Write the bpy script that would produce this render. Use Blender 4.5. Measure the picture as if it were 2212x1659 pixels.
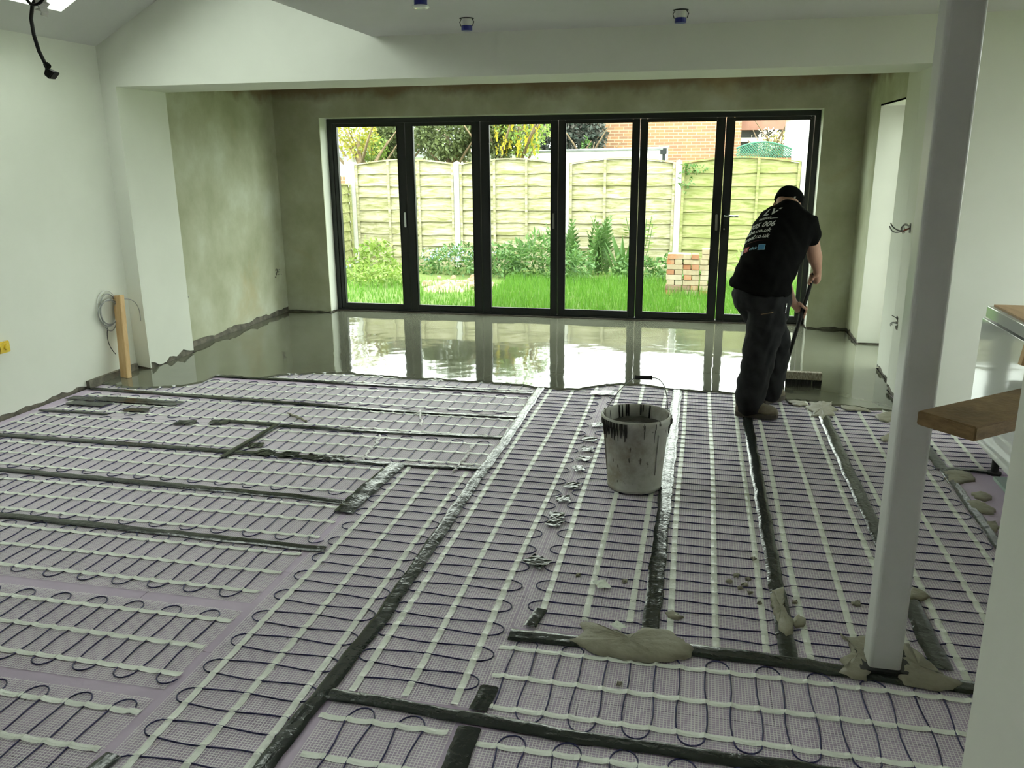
import bpy, bmesh, math, random
import numpy as np
from mathutils import Vector, Matrix

# ------------------------------------------------------------------ scene, camera, world, exposure
for o in list(bpy.data.objects):
    bpy.data.objects.remove(o, do_unlink=True)
scene = bpy.context.scene
COL = scene.collection
rnd = random.Random(7)

IW, IH, FPX = 2212.0, 1659.0, 1800.0
CX, CY, CAMH = IW / 2, IH / 2, 1.68

def cam_axes(vd=(1518.0, 337.0), down_x=1158.0):
    d = np.array([vd[0] - CX, -(vd[1] - CY), -FPX]); d /= np.linalg.norm(d)
    a = down_x - CX
    yb = (-d[0] * a + d[2] * FPX) / d[1]
    dn = np.array([a, yb, -FPX]); dn /= np.linalg.norm(dn)
    up = -dn
    return np.stack([np.cross(d, up), d, up])
R3 = cam_axes()
cam_data = bpy.data.cameras.new('camera')
cam = bpy.data.objects.new('camera', cam_data)
COL.objects.link(cam)
M = Matrix([list(R3[i]) + [0] for i in range(3)] + [[0, 0, 0, 1]])
M.translation = Vector((0, 0, CAMH))
cam.matrix_world = M
cam_data.sensor_fit = 'HORIZONTAL'; cam_data.sensor_width = 36.0
cam_data.lens = FPX / IW * 36.0
cam_data.clip_start = 0.05; cam_data.clip_end = 300
scene.camera = cam

world = bpy.data.worlds.new('overcast_sky'); scene.world = world
world.use_nodes = True
bg = world.node_tree.nodes['Background']
bg.inputs['Color'].default_value = (0.93, 1.0, 0.93, 1)
bg.inputs['Strength'].default_value = 9.4
scene.view_settings.view_transform = 'Standard'
scene.view_settings.look = 'None'
scene.view_settings.exposure = 0.0
scene.view_settings.gamma = 1.0
scene.view_settings.use_curve_mapping = False
try:
    scene.cycles.max_bounces = 14
    scene.cycles.diffuse_bounces = 8
    scene.cycles.glossy_bounces = 6
    scene.cycles.transparent_max_bounces = 24
    scene.cycles.sample_clamp_indirect = 12
except Exception:
    pass

# ------------------------------------------------------------------ surveying helpers (pixel of the photo -> point in the place)
CAMP = np.array([0, 0, CAMH])
def _ray(px, py): return R3 @ np.array([px - CX, -(py - CY), -FPX])
def onZ(px, py, z=0.0):
    r = _ray(px, py); return Vector(CAMP + r * ((z - CAMH) / r[2]))
def onY(px, py, Y):
    r = _ray(px, py); return Vector(CAMP + r * (Y / r[1]))
def onX(px, py, X):
    r = _ray(px, py); return Vector(CAMP + r * (X / r[0]))

# ------------------------------------------------------------------ materials
MAT = {}
def _new(name):
    m = bpy.data.materials.new(name); m.use_nodes = True
    nt = m.node_tree; b = nt.nodes['Principled BSDF']
    MAT[name] = m
    return m, nt, b
def _n(nt, kind, **kw):
    n = nt.nodes.new(kind)
    for k, v in kw.items():
        if k in n.inputs: n.inputs[k].default_value = v
        else: setattr(n, k, v)
    return n
def _coords(nt, scale=(1, 1, 1)):
    g = nt.nodes.new('ShaderNodeNewGeometry')
    mp = nt.nodes.new('ShaderNodeMapping'); mp.inputs['Scale'].default_value = scale
    nt.links.new(g.outputs['Position'], mp.inputs['Vector'])
    return mp.outputs['Vector'], g
def mat(name, c1, c2=None, rough=0.7, scale=6.0, detail=4.0, lo=0.35, hi=0.65, bump=0.0, bscale=None, metal=0.0, stretch=(1, 1, 1), spec=0.5, coat=0.0, sub=0.0, distort=0.0):
    m, nt, b = _new(name)
    b.inputs['Roughness'].default_value = rough
    b.inputs['Metallic'].default_value = metal
    b.inputs['Specular IOR Level'].default_value = spec
    b.inputs['Coat Weight'].default_value = coat
    vec, g = _coords(nt, stretch)
    if c2 is None:
        b.inputs['Base Color'].default_value = (*c1, 1)
    else:
        nz = _n(nt, 'ShaderNodeTexNoise', Scale=scale, Detail=detail, Roughness=0.6, Distortion=distort)
        nt.links.new(vec, nz.inputs['Vector'])
        cr = nt.nodes.new('ShaderNodeValToRGB')
        cr.color_ramp.elements[0].position = lo; cr.color_ramp.elements[1].position = hi
        cr.color_ramp.elements[0].color = (*c1, 1); cr.color_ramp.elements[1].color = (*c2, 1)
        nt.links.new(nz.outputs['Fac'], cr.inputs['Fac'])
        nt.links.new(cr.outputs['Color'], b.inputs['Base Color'])
    if bump > 0:
        n2 = _n(nt, 'ShaderNodeTexNoise', Scale=bscale or scale * 4, Detail=3.0)
        nt.links.new(vec, n2.inputs['Vector'])
        bp = _n(nt, 'ShaderNodeBump', Strength=bump, Distance=0.01)
        nt.links.new(n2.outputs['Fac'], bp.inputs['Height'])
        nt.links.new(bp.outputs['Normal'], b.inputs['Normal'])
    return m
def leafmat(name, cols, rough=0.55, trans=0.25):
    m, nt, b = _new(name)
    g = nt.nodes.new('ShaderNodeNewGeometry')
    cr = nt.nodes.new('ShaderNodeValToRGB')
    while len(cr.color_ramp.elements) < len(cols): cr.color_ramp.elements.new(0.5)
    for i, c in enumerate(cols):
        cr.color_ramp.elements[i].position = i / max(1, len(cols) - 1); cr.color_ramp.elements[i].color = (*c, 1)
    nt.links.new(g.outputs['Random Per Island'], cr.inputs['Fac'])
    nt.links.new(cr.outputs['Color'], b.inputs['Base Color'])
    b.inputs['Roughness'].default_value = rough
    tr = nt.nodes.new('ShaderNodeBsdfTranslucent'); nt.links.new(cr.outputs['Color'], tr.inputs['Color'])
    mx = nt.nodes.new('ShaderNodeMixShader'); mx.inputs['Fac'].default_value = trans
    nt.links.new(b.outputs[0], mx.inputs[1]); nt.links.new(tr.outputs[0], mx.inputs[2])
    nt.links.new(mx.outputs[0], nt.nodes['Material Output'].inputs['Surface'])
    return m

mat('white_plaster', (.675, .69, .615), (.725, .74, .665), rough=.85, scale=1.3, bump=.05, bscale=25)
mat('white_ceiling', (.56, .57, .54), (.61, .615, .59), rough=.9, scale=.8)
mat('masonry', (.10, .095, .075), (.22, .20, .16), rough=.95, scale=14, bump=.5, bscale=40)
mat('black_aluminium', (.012, .015, .017), rough=.38, spec=.5)
mat('dark_gasket', (.006, .006, .006), rough=.6)
mat('sill_brown', (.06, .05, .04), (.12, .10, .085), rough=.6, scale=20)
mat('chrome', (.62, .64, .64), rough=.22, metal=1.0)
mat('lilac_board', (.52, .425, .555), (.61, .505, .64), rough=.8, scale=3.5, bump=.08, bscale=60)
mat('net_thread', (.84, .81, .83), (.91, .88, .89), rough=.6, scale=9)
mat('white_mat_tape', (.76, .78, .72), (.83, .85, .79), rough=.38, scale=12, bump=.25, bscale=70)
mat('blue_cable', (.020, .018, .095), rough=.4)
mat('black_wire', (.01, .01, .011), rough=.5)
mat('grey_wire', (.30, .31, .30), rough=.5)
mat('white_wire', (.65, .65, .62), rough=.5)
mat('red_wire', (.35, .09, .06), rough=.5)
mat('white_paint', (.66, .665, .64), (.71, .715, .69), rough=.35, scale=5)
mat('white_gloss', (.74, .76, .74), rough=.06, coat=.4)
mat('worktop_wood', (.40, .24, .12), (.52, .33, .18), rough=.5, scale=5, stretch=(6, 1, 1))
mat('pine', (.60, .38, .17), (.72, .50, .26), rough=.6, scale=4, stretch=(9, 9, 1.0), bump=.1, bscale=20)
mat('old_board', (.17, .105, .045), (.30, .195, .09), rough=.75, scale=5, stretch=(2, 2, 8), bump=.25, bscale=30)
mat('pale_green_board', (.30, .42, .36), (.38, .48, .42), rough=.6, scale=8)
mat('yellow_plastic', (.75, .55, .03), (.62, .42, .03), rough=.5, scale=20)
mat('blue_cap', (.015, .02, .20), rough=.4)
mat('black_rubber', (.012, .012, .012), rough=.7)
mat('mortar_wet', (.23, .215, .155), (.31, .29, .215), rough=.55, scale=12, bump=.5, bscale=28)
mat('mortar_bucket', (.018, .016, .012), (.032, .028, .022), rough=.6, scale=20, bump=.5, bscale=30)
mat('paper', (.72, .76, .68), rough=.7)
mat('rag', (.80, .80, .76), rough=.9)
# outside
mat('lawn_soil', (0.081, 0.118, 0.025), (0.124, 0.167, 0.037), rough=.95, scale=3)
mat('bare_soil', (0.294, 0.210, 0.133), (0.420, 0.322, 0.224), rough=.95, scale=9, bump=.6, bscale=20)
mat('fence_wood', (.19, .185, .07), (.41, .375, .27), rough=.85, scale=3.0, stretch=(1.0, 6, 7), lo=.36, hi=.62, detail=7, bump=.35, bscale=18, distort=.8)
mat('fence_wood_green', (.16, .18, .045), (.31, .30, .15), rough=.85, scale=3.0, stretch=(1.0, 6, 7), lo=.36, hi=.62, detail=7, bump=.35, bscale=18, distort=.8)
mat('concrete_post', (0.392, 0.385, 0.343), (0.476, 0.469, 0.427), rough=.9, scale=12)
mat('white_fascia', (.82, .83, .82), rough=.5)
mat('roof_felt', (.14, .15, .15), (.20, .21, .21), rough=.9, scale=8)
mat('slate', (0.140, 0.154, 0.154), (0.224, 0.238, 0.238), rough=.8, scale=5, stretch=(1, 8, 8))
mat('red_fascia', (0.252, 0.119, 0.084), (0.294, 0.147, 0.105), rough=.6, scale=3)
mat('dark_glass', (.05, .06, .06), rough=.1)
mat('trellis_green', (.05, .18, .12), rough=.7)
mat('bark', (.13, .09, .05), (.22, .16, .10), rough=.95, scale=18)
leafmat('grass_blade', [(.062, .18, .012), (.10, .24, .02), (.145, .29, .04)], trans=.35)
leafmat('weed_leaf', [(0.056, 0.136, 0.031), (0.087, 0.186, 0.043), (0.136, 0.236, 0.062)], trans=.3)
leafmat('lime_leaf', [(0.136, 0.236, 0.031), (0.198, 0.291, 0.050), (0.248, 0.322, 0.087)], trans=.3)
leafmat('fern_leaf', [(0.050, 0.118, 0.025), (0.081, 0.161, 0.037), (0.105, 0.186, 0.056)], trans=.3)
leafmat('olive_leaf', [(0.068, 0.093, 0.031), (0.112, 0.143, 0.050), (0.161, 0.192, 0.074)], trans=.25)
leafmat('dark_leaf', [(.035, .05, .04), (.06, .075, .06), (.10, .09, .08)], trans=.15)
leafmat('yellow_leaf', [(0.279, 0.260, 0.031), (0.341, 0.298, 0.037), (0.149, 0.211, 0.037)], trans=.3)
leafmat('laburnum_flower', [(0.446, 0.360, 0.019), (0.496, 0.422, 0.037)], trans=.3)
leafmat('forget_me_not', [(.30, .42, .62), (.48, .60, .75)], trans=.2)
leafmat('rose_flower', [(.85, .78, .55), (.85, .82, .72), (.70, .50, .55)], trans=.2)
# clothes and skin
mat('black_cotton', (.004, .004, .004), (.006, .006, .006), rough=.95, scale=30, bump=.25, bscale=14, spec=.06)
mat('work_trousers', (.011, .0115, .0125), (.019, .0195, .021), rough=.9, scale=14, bump=.5, bscale=11, spec=.2)
mat('skin', (.42, .235, .165), (.50, .285, .20), rough=.55, scale=9)
mat('boot_leather', (.115, .095, .065), (.20, .17, .12), rough=.75, scale=14, bump=.3, bscale=30)
mat('boot_sole', (.06, .05, .04), rough=.8)
mat('print_white', (.62, .66, .62), rough=.7)
mat('print_red', (.42, .05, .07), rough=.7)
mat('print_dark_red', (.07, .008, .008), rough=.7)
mat('print_blue', (.05, .20, .36), rough=.7)
mat('print_pale_blue', (.25, .45, .55), rough=.7)
mat('zip_metal', (.75, .78, .82), rough=.25, metal=.9)
mat('broom_block', (.20, .17, .12), (.42, .39, .30), rough=.8, scale=30, stretch=(6, 1, 1), lo=.42, hi=.58)
mat('bristle', (.02, .018, .014), rough=.8)
for i, (a, b_) in enumerate([((.50, .20, .10), (.58, .30, .18)), ((.55, .42, .28), (.66, .54, .38)), ((.36, .20, .15), (.46, .30, .23)), ((.62, .52, .38), (.72, .63, .48)), ((.62, .24, .11), (.60, .42, .28))]):
    mat('brick_%s' % ['red', 'buff', 'plum', 'cream', 'orange'][i], [c * .7 for c in a], [c * .7 for c in b_], rough=.9, scale=9, bump=.3, bscale=30)

def bare_plaster():
    m, nt, b = _new('bare_plaster')
    b.inputs['Roughness'].default_value = .85
    vec, g = _coords(nt, (1, 1, .9))
    n1 = _n(nt, 'ShaderNodeTexNoise', Scale=1.9, Detail=6.0, Roughness=.6, Distortion=.1); nt.links.new(vec, n1.inputs['Vector'])
    cr = nt.nodes.new('ShaderNodeValToRGB'); e = cr.color_ramp.elements
    e[0].position = .30; e[0].color = (.36, .37, .24, 1); e[1].position = .70; e[1].color = (.60, .625, .51, 1)
    x = e.new(.52); x.color = (.48, .495, .36, 1)
    nt.links.new(n1.outputs['Fac'], cr.inputs['Fac'])
    # rusty damp marks that creep down from the ceiling line
    sep = nt.nodes.new('ShaderNodeSeparateXYZ'); nt.links.new(g.outputs['Position'], sep.inputs[0])
    n2 = _n(nt, 'ShaderNodeTexNoise', Scale=2.2, Detail=5.0, Roughness=.6); nt.links.new(vec, n2.inputs['Vector'])
    ma = _n(nt, 'ShaderNodeMath', operation='MULTIPLY_ADD'); ma.inputs[1].default_value = .42; ma.inputs[2].default_value = -.21
    nt.links.new(n2.outputs['Fac'], ma.inputs[0])
    ad = _n(nt, 'ShaderNodeMath', operation='ADD'); nt.links.new(sep.outputs['Z'], ad.inputs[0]); nt.links.new(ma.outputs[0], ad.inputs[1])
    mr = _n(nt, 'ShaderNodeMapRange'); mr.inputs[1].default_value = 2.27; mr.inputs[2].default_value = 2.38; mr.inputs[4].default_value = .8
    nt.links.new(ad.outputs[0], mr.inputs[0])
    mx = _n(nt, 'ShaderNodeMix', data_type='RGBA'); mx.inputs[7].default_value = (.22, .14, .075, 1)
    nt.links.new(mr.outputs[0], mx.inputs[0]); nt.links.new(cr.outputs['Color'], mx.inputs[6])
    # faint ochre tide marks
    n3 = _n(nt, 'ShaderNodeTexNoise', Scale=1.1, Detail=4.0, Roughness=.6, Distortion=1.0)
    mp2 = nt.nodes.new('ShaderNodeMapping'); mp2.inputs['Location'].default_value = (3, 7, 1); nt.links.new(g.outputs['Position'], mp2.inputs['Vector'])
    nt.links.new(mp2.outputs[0], n3.inputs['Vector'])
    mr2 = _n(nt, 'ShaderNodeMapRange'); mr2.inputs[1].default_value = .60; mr2.inputs[2].default_value = .74; mr2.inputs[4].default_value = .5
    nt.links.new(n3.outputs['Fac'], mr2.inputs[0])
    mx2 = _n(nt, 'ShaderNodeMix', data_type='RGBA'); mx2.inputs[7].default_value = (.45, .37, .19, 1)
    nt.links.new(mr2.outputs[0], mx2.inputs[0]); nt.links.new(mx.outputs[2], mx2.inputs[6])
    nt.links.new(mx2.outputs[2], b.inputs['Base Color'])
bare_plaster()

def screed_mat():
    m, nt, b = _new('wet_screed')
    vec, g = _coords(nt)
    n1 = _n(nt, 'ShaderNodeTexNoise', Scale=1.2, Detail=5.0, Roughness=.6); nt.links.new(vec, n1.inputs['Vector'])
    cr = nt.nodes.new('ShaderNodeValToRGB'); e = cr.color_ramp.elements
    e[0].position = .3; e[0].color = (.118, .122, .090, 1); e[1].position = .7; e[1].color = (.16, .163, .125, 1)
    nt.links.new(n1.outputs['Fac'], cr.inputs['Fac']); nt.links.new(cr.outputs['Color'], b.inputs['Base Color'])
    b.inputs['Roughness'].default_value = .045
    b.inputs['Specular IOR Level'].default_value = .75
    n2 = _n(nt, 'ShaderNodeTexNoise', Scale=2.6, Detail=2.0); nt.links.new(vec, n2.inputs['Vector'])
    n3 = _n(nt, 'ShaderNodeTexNoise', Scale=24.0, Detail=2.0); nt.links.new(vec, n3.inputs['Vector'])
    m3 = _n(nt, 'ShaderNodeMath', operation='MULTIPLY_ADD'); m3.inputs[1].default_value = .045
    nt.links.new(n3.outputs['Fac'], m3.inputs[0]); nt.links.new(n2.outputs['Fac'], m3.inputs[2])
    bp = _n(nt, 'ShaderNodeBump', Strength=.16, Distance=.02); nt.links.new(m3.outputs[0], bp.inputs['Height'])
    nt.links.new(bp.outputs['Normal'], b.inputs['Normal'])
screed_mat()

def tape_mat():
    m, nt, b = _new('black_tape')
    b.inputs['Base Color'].default_value = (.018, .022, .020, 1)
    b.inputs['Roughness'].default_value = .22; b.inputs['Specular IOR Level'].default_value = .4
    vec, g = _coords(nt)
    n1 = _n(nt, 'ShaderNodeTexNoise', Scale=26.0, Detail=3.0, Distortion=1.2); nt.links.new(vec, n1.inputs['Vector'])
    bp = _n(nt, 'ShaderNodeBump', Strength=.28, Distance=.01); nt.links.new(n1.outputs['Fac'], bp.inputs['Height'])
    nt.links.new(bp.outputs['Normal'], b.inputs['Normal'])
tape_mat()

def glass_mat(name, tint=(.97, .99, .97), gain=1.0):
    m, nt, b = _new(name)
    nt.nodes.remove(b)
    tr = nt.nodes.new('ShaderNodeBsdfTransparent'); tr.inputs['Color'].default_value = (*tint, 1)
    gl = nt.nodes.new('ShaderNodeBsdfGlossy'); gl.inputs['Roughness'].default_value = .01
    lw = nt.nodes.new('ShaderNodeLayerWeight'); lw.inputs['Blend'].default_value = .5
    pw = _n(nt, 'ShaderNodeMath', operation='POWER'); pw.inputs[1].default_value = 4.0
    nt.links.new(lw.outputs['Facing'], pw.inputs[0])
    mu = _n(nt, 'ShaderNodeMath', operation='MULTIPLY_ADD'); mu.inputs[1].default_value = .45 * gain; mu.inputs[2].default_value = .02 * gain
    nt.links.new(pw.outputs[0], mu.inputs[0])
    mx = nt.nodes.new('ShaderNodeMixShader')
    nt.links.new(mu.outputs[0], mx.inputs['Fac']); nt.links.new(tr.outputs[0], mx.inputs[1]); nt.links.new(gl.outputs[0], mx.inputs[2])
    nt.links.new(mx.outputs[0], nt.nodes['Material Output'].inputs['Surface'])
glass_mat('pane_glass')

def house_brick():
    m, nt, b = _new('house_brickwork')
    b.inputs['Roughness'].default_value = .9
    g = nt.nodes.new('ShaderNodeNewGeometry'); sp = nt.nodes.new('ShaderNodeSeparateXYZ'); nt.links.new(g.outputs['Position'], sp.inputs[0])
    ax = _n(nt, 'ShaderNodeMath', operation='ADD'); nt.links.new(sp.outputs['X'], ax.inputs[0]); nt.links.new(sp.outputs['Y'], ax.inputs[1])
    cb = nt.nodes.new('ShaderNodeCombineXYZ'); nt.links.new(ax.outputs[0], cb.inputs[0]); nt.links.new(sp.outputs['Z'], cb.inputs[1])
    bt = nt.nodes.new('ShaderNodeTexBrick')
    bt.inputs['Scale'].default_value = 1.0; bt.inputs['Brick Width'].default_value = .225; bt.inputs['Row Height'].default_value = .075
    bt.inputs['Mortar Size'].default_value = .008; bt.inputs['Bias'].default_value = .1
    bt.inputs['Color1'].default_value = (.36, .18, .085, 1); bt.inputs['Color2'].default_value = (.25, .135, .08, 1); bt.inputs['Mortar'].default_value = (.40, .31, .22, 1)
    nt.links.new(cb.outputs[0], bt.inputs['Vector']); nt.links.new(bt.outputs['Color'], b.inputs['Base Color'])
house_brick()

def bucket_mat():
    m, nt, b = _new('dirty_white_plastic')
    b.inputs['Roughness'].default_value = .42
    vec, g = _coords(nt)
    n1 = _n(nt, 'ShaderNodeTexNoise', Scale=5.0, Detail=5.0, Roughness=.65); nt.links.new(vec, n1.inputs['Vector'])
    cr = nt.nodes.new('ShaderNodeValToRGB'); e = cr.color_ramp.elements
    e[0].position = .33; e[0].color = (.24, .215, .16, 1); e[1].position = .55; e[1].color = (.46, .46, .42, 1)
    nt.links.new(n1.outputs['Fac'], cr.inputs['Fac'])
    v2, g2 = _coords(nt, (1, 1, .35))
    n2 = _n(nt, 'ShaderNodeTexNoise', Scale=34.0, Detail=3.0); nt.links.new(v2, n2.inputs['Vector'])
    mr = _n(nt, 'ShaderNodeMapRange'); mr.inputs[1].default_value = .66; mr.inputs[2].default_value = .69
    nt.links.new(n2.outputs['Fac'], mr.inputs[0])
    mx = _n(nt, 'ShaderNodeMix', data_type='RGBA'); mx.inputs[7].default_value = (.07, .06, .045, 1)
    nt.links.new(mr.outputs[0], mx.inputs[0]); nt.links.new(cr.outputs['Color'], mx.inputs[6]); nt.links.new(mx.outputs[2], b.inputs['Base Color'])
bucket_mat()

# ------------------------------------------------------------------ mesh building
class MB:
    def __init__(s): s.v = []; s.f = []
    def add(s, vs, fs):
        o = len(s.v); s.v.extend([tuple(v) for v in vs]); s.f.extend([tuple(i + o for i in f) for f in fs])
    def box(s, a, b):
        x0, y0, z0 = a; x1, y1, z1 = b
        s.add([(x0, y0, z0), (x1, y0, z0), (x1, y1, z0), (x0, y1, z0), (x0, y0, z1), (x1, y0, z1), (x1, y1, z1), (x0, y1, z1)],
              [(0, 3, 2, 1), (4, 5, 6, 7), (0, 1, 5, 4), (1, 2, 6, 5), (2, 3, 7, 6), (3, 0, 4, 7)])
    def hexa(s, p):   # 8 points: bottom ring then top ring
        s.add(p, [(0, 3, 2, 1), (4, 5, 6, 7), (0, 1, 5, 4), (1, 2, 6, 5), (2, 3, 7, 6), (3, 0, 4, 7)])
    def bar(s, p, q, w, h, up=(0, 0, 1)):
        p = Vector(p); q = Vector(q); d = (q - p).normalized(); u = Vector(up)
        if abs(d.dot(u)) > .97: u = Vector((0, 1, 0))
        sx = d.cross(u).normalized() * w / 2; sy = sx.cross(d).normalized() * h / 2
        s.hexa([p - sx - sy, p + sx - sy, p + sx + sy, p - sx + sy, q - sx - sy, q + sx - sy, q + sx + sy, q - sx + sy])
    def tube(s, pts, r, n=6, cap=True, up=None):
        pts = [Vector(p) for p in pts]
        rs = r if isinstance(r, (list, tuple)) else [r] * len(pts)
        o = len(s.v); prev = None
        for i, p in enumerate(pts):
            a = pts[max(i - 1, 0)]; b = pts[min(i + 1, len(pts) - 1)]
            d = (b - a); d = d.normalized() if d.length > 1e-9 else Vector((0, 0, 1))
            if prev is None:
                u = Vector(up) if up else Vector((0, 0, 1))
                if abs(d.dot(u)) > .95: u = Vector((1, 0, 0))
            else: u = prev
            x = (u - d * u.dot(d))
            if x.length < 1e-6: x = d.orthogonal()
            x.normalize(); y = d.cross(x); prev = x
            for k in range(n):
                t = 2 * math.pi * k / n
                s.v.append(tuple(p + (x * math.cos(t) + y * math.sin(t)) * rs[i]))
        for i in range(len(pts) - 1):
            for k in range(n):
                a = o + i * n + k; b = o + i * n + (k + 1) % n
                s.f.append((a, b, b + n, a + n))
        if cap:
            s.f.append(tuple(o + k for k in range(n))[::-1]); e = o + (len(pts) - 1) * n
            s.f.append(tuple(e + k for k in range(n)))
    def lathe(s, prof, n=24, c=(0, 0, 0), capb=True, capt=True):
        o = len(s.v)
        for (r, z) in prof:
            for k in range(n):
                t = 2 * math.pi * k / n
                s.v.append((c[0] + r * math.cos(t), c[1] + r * math.sin(t), c[2] + z))
        for i in range(len(prof) - 1):
            for k in range(n):
                a = o + i * n + k; b = o + i * n + (k + 1) % n
                s.f.append((a, b, b + n, a + n))
        if capb: s.f.append(tuple(o + k for k in range(n))[::-1])
        if capt: s.f.append(tuple(o + (len(prof) - 1) * n + k for k in range(n)))
    def grid(s, rows):
        o = len(s.v); m = len(rows[0])
        for r in rows: s.v.extend([tuple(p) for p in r])
        for i in range(len(rows) - 1):
            for j in range(m - 1):
                a = o + i * m + j
                s.f.append((a, a + 1, a + m + 1, a + m))
    def build(s, name, material, parent=None, smooth=False, bevel=0.0):
        me = bpy.data.meshes.new(name); me.from_pydata(s.v, [], s.f); me.update()
        if bevel > 0 or True:
            bm = bmesh.new(); bm.from_mesh(me)
            bmesh.ops.recalc_face_normals(bm, faces=bm.faces) if len(bm.faces) < 60000 else None
            if bevel > 0:
                bmesh.ops.bevel(bm, geom=[e for e in bm.edges if e.is_manifold and e.calc_face_angle(0) > .6], offset=bevel, segments=2, affect='EDGES', clamp_overlap=True)
            bm.to_mesh(me); bm.free()
        if smooth: me.shade_smooth()
        me.materials.append(MAT[material])
        o = bpy.data.objects.new(name, me); COL.objects.link(o)
        if parent: o.parent = parent
        return o
def empty(name, loc=(0, 0, 0)):
    o = bpy.data.objects.new(name, None); o.location = loc; o.empty_display_size = .1; COL.objects.link(o); return o
def tag(o, label=None, cat=None, group=None, kind=None):
    if label: o['label'] = label
    if cat: o['category'] = cat
    if group: o['group'] = group
    if kind: o['kind'] = kind
    return o
def boxo(name, a, b, m, parent=None, bevel=0.0):
    k = MB(); k.box(a, b); return k.build(name, m, parent, bevel=bevel)
def struct(o): o['kind'] = 'structure'; return o
def keep(child, parent):
    """parent without moving (parents carry only a location)"""
    child.parent = parent; child.matrix_parent_inverse = Matrix.Translation(parent.location).inverted()
    return child
def thing(name, base, label, cat, group=None):
    e = empty(name, base); tag(e, label, cat, group); return e
def ns(*a):  # cheap smooth noise -1..1
    s = 0.0
    for i, x in enumerate(a): s += math.sin(x * 1.7 + i * 2.1) + .6 * math.sin(x * 3.9 + 1.3 + i) + .35 * math.sin(x * 8.3 + 2.2 * i)
    return s / (1.95 * len(a))

# ------------------------------------------------------------------ the room shell
XL, XR, YB, YD = -4.5, 1.455, 8.57, 8.80          # left wall, right wall of extension, back wall face, door plane
YP0, YP1 = 5.88, 6.50                              # beam wall front / back
ZC, ZBEAM, ZEXT = 2.50, 2.22, 2.46
RX, RYN = 4.0, -2.5                                # kitchen side wall, rear wall

floor = struct(boxo('floor', (-4.8, -2.7, -.20), (4.2, 8.95, -.03), 'masonry'))
x0 = XL
bi = 0
protos = {}
y = -2.5
row = 0
while y < 6.6:
    x = XL - (.6 if row % 2 else 0)
    while x < 4.0:
        a, b = max(x, XL) + .001, min(x + 1.2, 4.0) - .001
        if b - a > .05:
            key = (round(b - a, 3))
            if key not in protos:
                k = MB(); k.box((0, 0, -.029), (b - a, .598, 0)); bo = k.build('insulation_board', 'lilac_board', floor)
                protos[key] = bo
            else:
                bo = protos[key].copy(); COL.objects.link(bo); bo.parent = floor
            bo.location = (a, y + .001, 0)
        x += 1.2
    y += .6; row += 1

def plaster(name, m, p0, p1, z0, z1, nrm, parent, rag=.018, th=.014, seg=.05, top=None):
    """skin of plaster on a wall from p0 to p1 (xy), facing nrm, with a ragged lower edge"""
    p0 = Vector((*p0, 0)); p1 = Vector((*p1, 0)); n = Vector((*nrm, 0)); L = (p1 - p0).length
    c = max(2, int(L / seg)); k = MB(); fr = []; bk = []
    for i in range(c + 1):
        t = i / c; q = p0.lerp(p1, t)
        zz = z0 + rag * (.6 * ns(t * L * 7 + p0.x + p0.y) + .5 * rnd.uniform(-1, 1)) if rag else z0
        fr.append((q.x, q.y, zz)); bk.append((q.x - n.x * th, q.y - n.y * th, zz))
    ft = [(p[0], p[1], z1) for p in fr]
    k.grid([bk, fr, ft])
    bt = [(p[0], p[1], z1) for p in bk]; k.grid([ft, bt])
    k.add([bk[0], fr[0], ft[0], bt[0]], [(0, 1, 2, 3)]); k.add([bk[-1], fr[-1], ft[-1], bt[-1]], [(0, 1, 2, 3)])
    return k.build(name, m, parent)

wl = struct(boxo('wall_left', (XL - .30, -2.7, -.03), (XL - .014, 8.95, 3.0), 'masonry'))
plaster('plaster', 'white_plaster', (XL, -2.5), (XL, YP0), .035, 2.56, (1, 0), wl)
plaster('plaster', 'bare_plaster', (XL, YP1), (XL, YB), .065, ZEXT, (1, 0), wl)
boxo('bare_masonry_strip', (XL - .014, 5.28, -.0), (XL + .03, 5.86, .062), 'masonry', wl)

wb = struct(empty('wall_beam'))
k = MB(); k.box((XL - .014, YP0 + .014, -.03), (-4.37 - .014, YP1 - .001, 2.7)); k.box((1.40 + .014, YP0 + .014, -.03), (XR + .3, 6.36, 2.7)); k.box((XR + .3, YP0 + .014, -.03), (RX + .2, 6.2, 3.0)); k.build('pier_masonry', 'masonry', wb)
k = MB(); k.box((-4.37, YP0, ZBEAM), (1.40, YP1, 3.95)); k.box((XL - .2, YP0 + .001, ZBEAM), (-4.37, YP1, 3.95)); k.build('beam', 'white_plaster', wb)
plaster('plaster', 'white_plaster', (XL, YP0), (-4.37, YP0), .03, ZBEAM, (0, -1), wb)
plaster('plaster', 'white_plaster', (-4.37, YP0 + .0145), (-4.37, YP1), .045, ZBEAM, (1, 0), wb, rag=.03)
plaster('plaster', 'white_plaster', (1.40, YP0), (RX, YP0), .03, ZC + .02, (0, -1), wb)
plaster('plaster', 'white_plaster', (1.40, 6.344), (1.40, YP0 + .0145), .05, ZBEAM, (-1, 0), wb, rag=.03)
boxo('jamb_return', (1.40, 6.345, .05), (XR + .02, 6.36, ZBEAM), 'white_plaster', wb)

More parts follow.
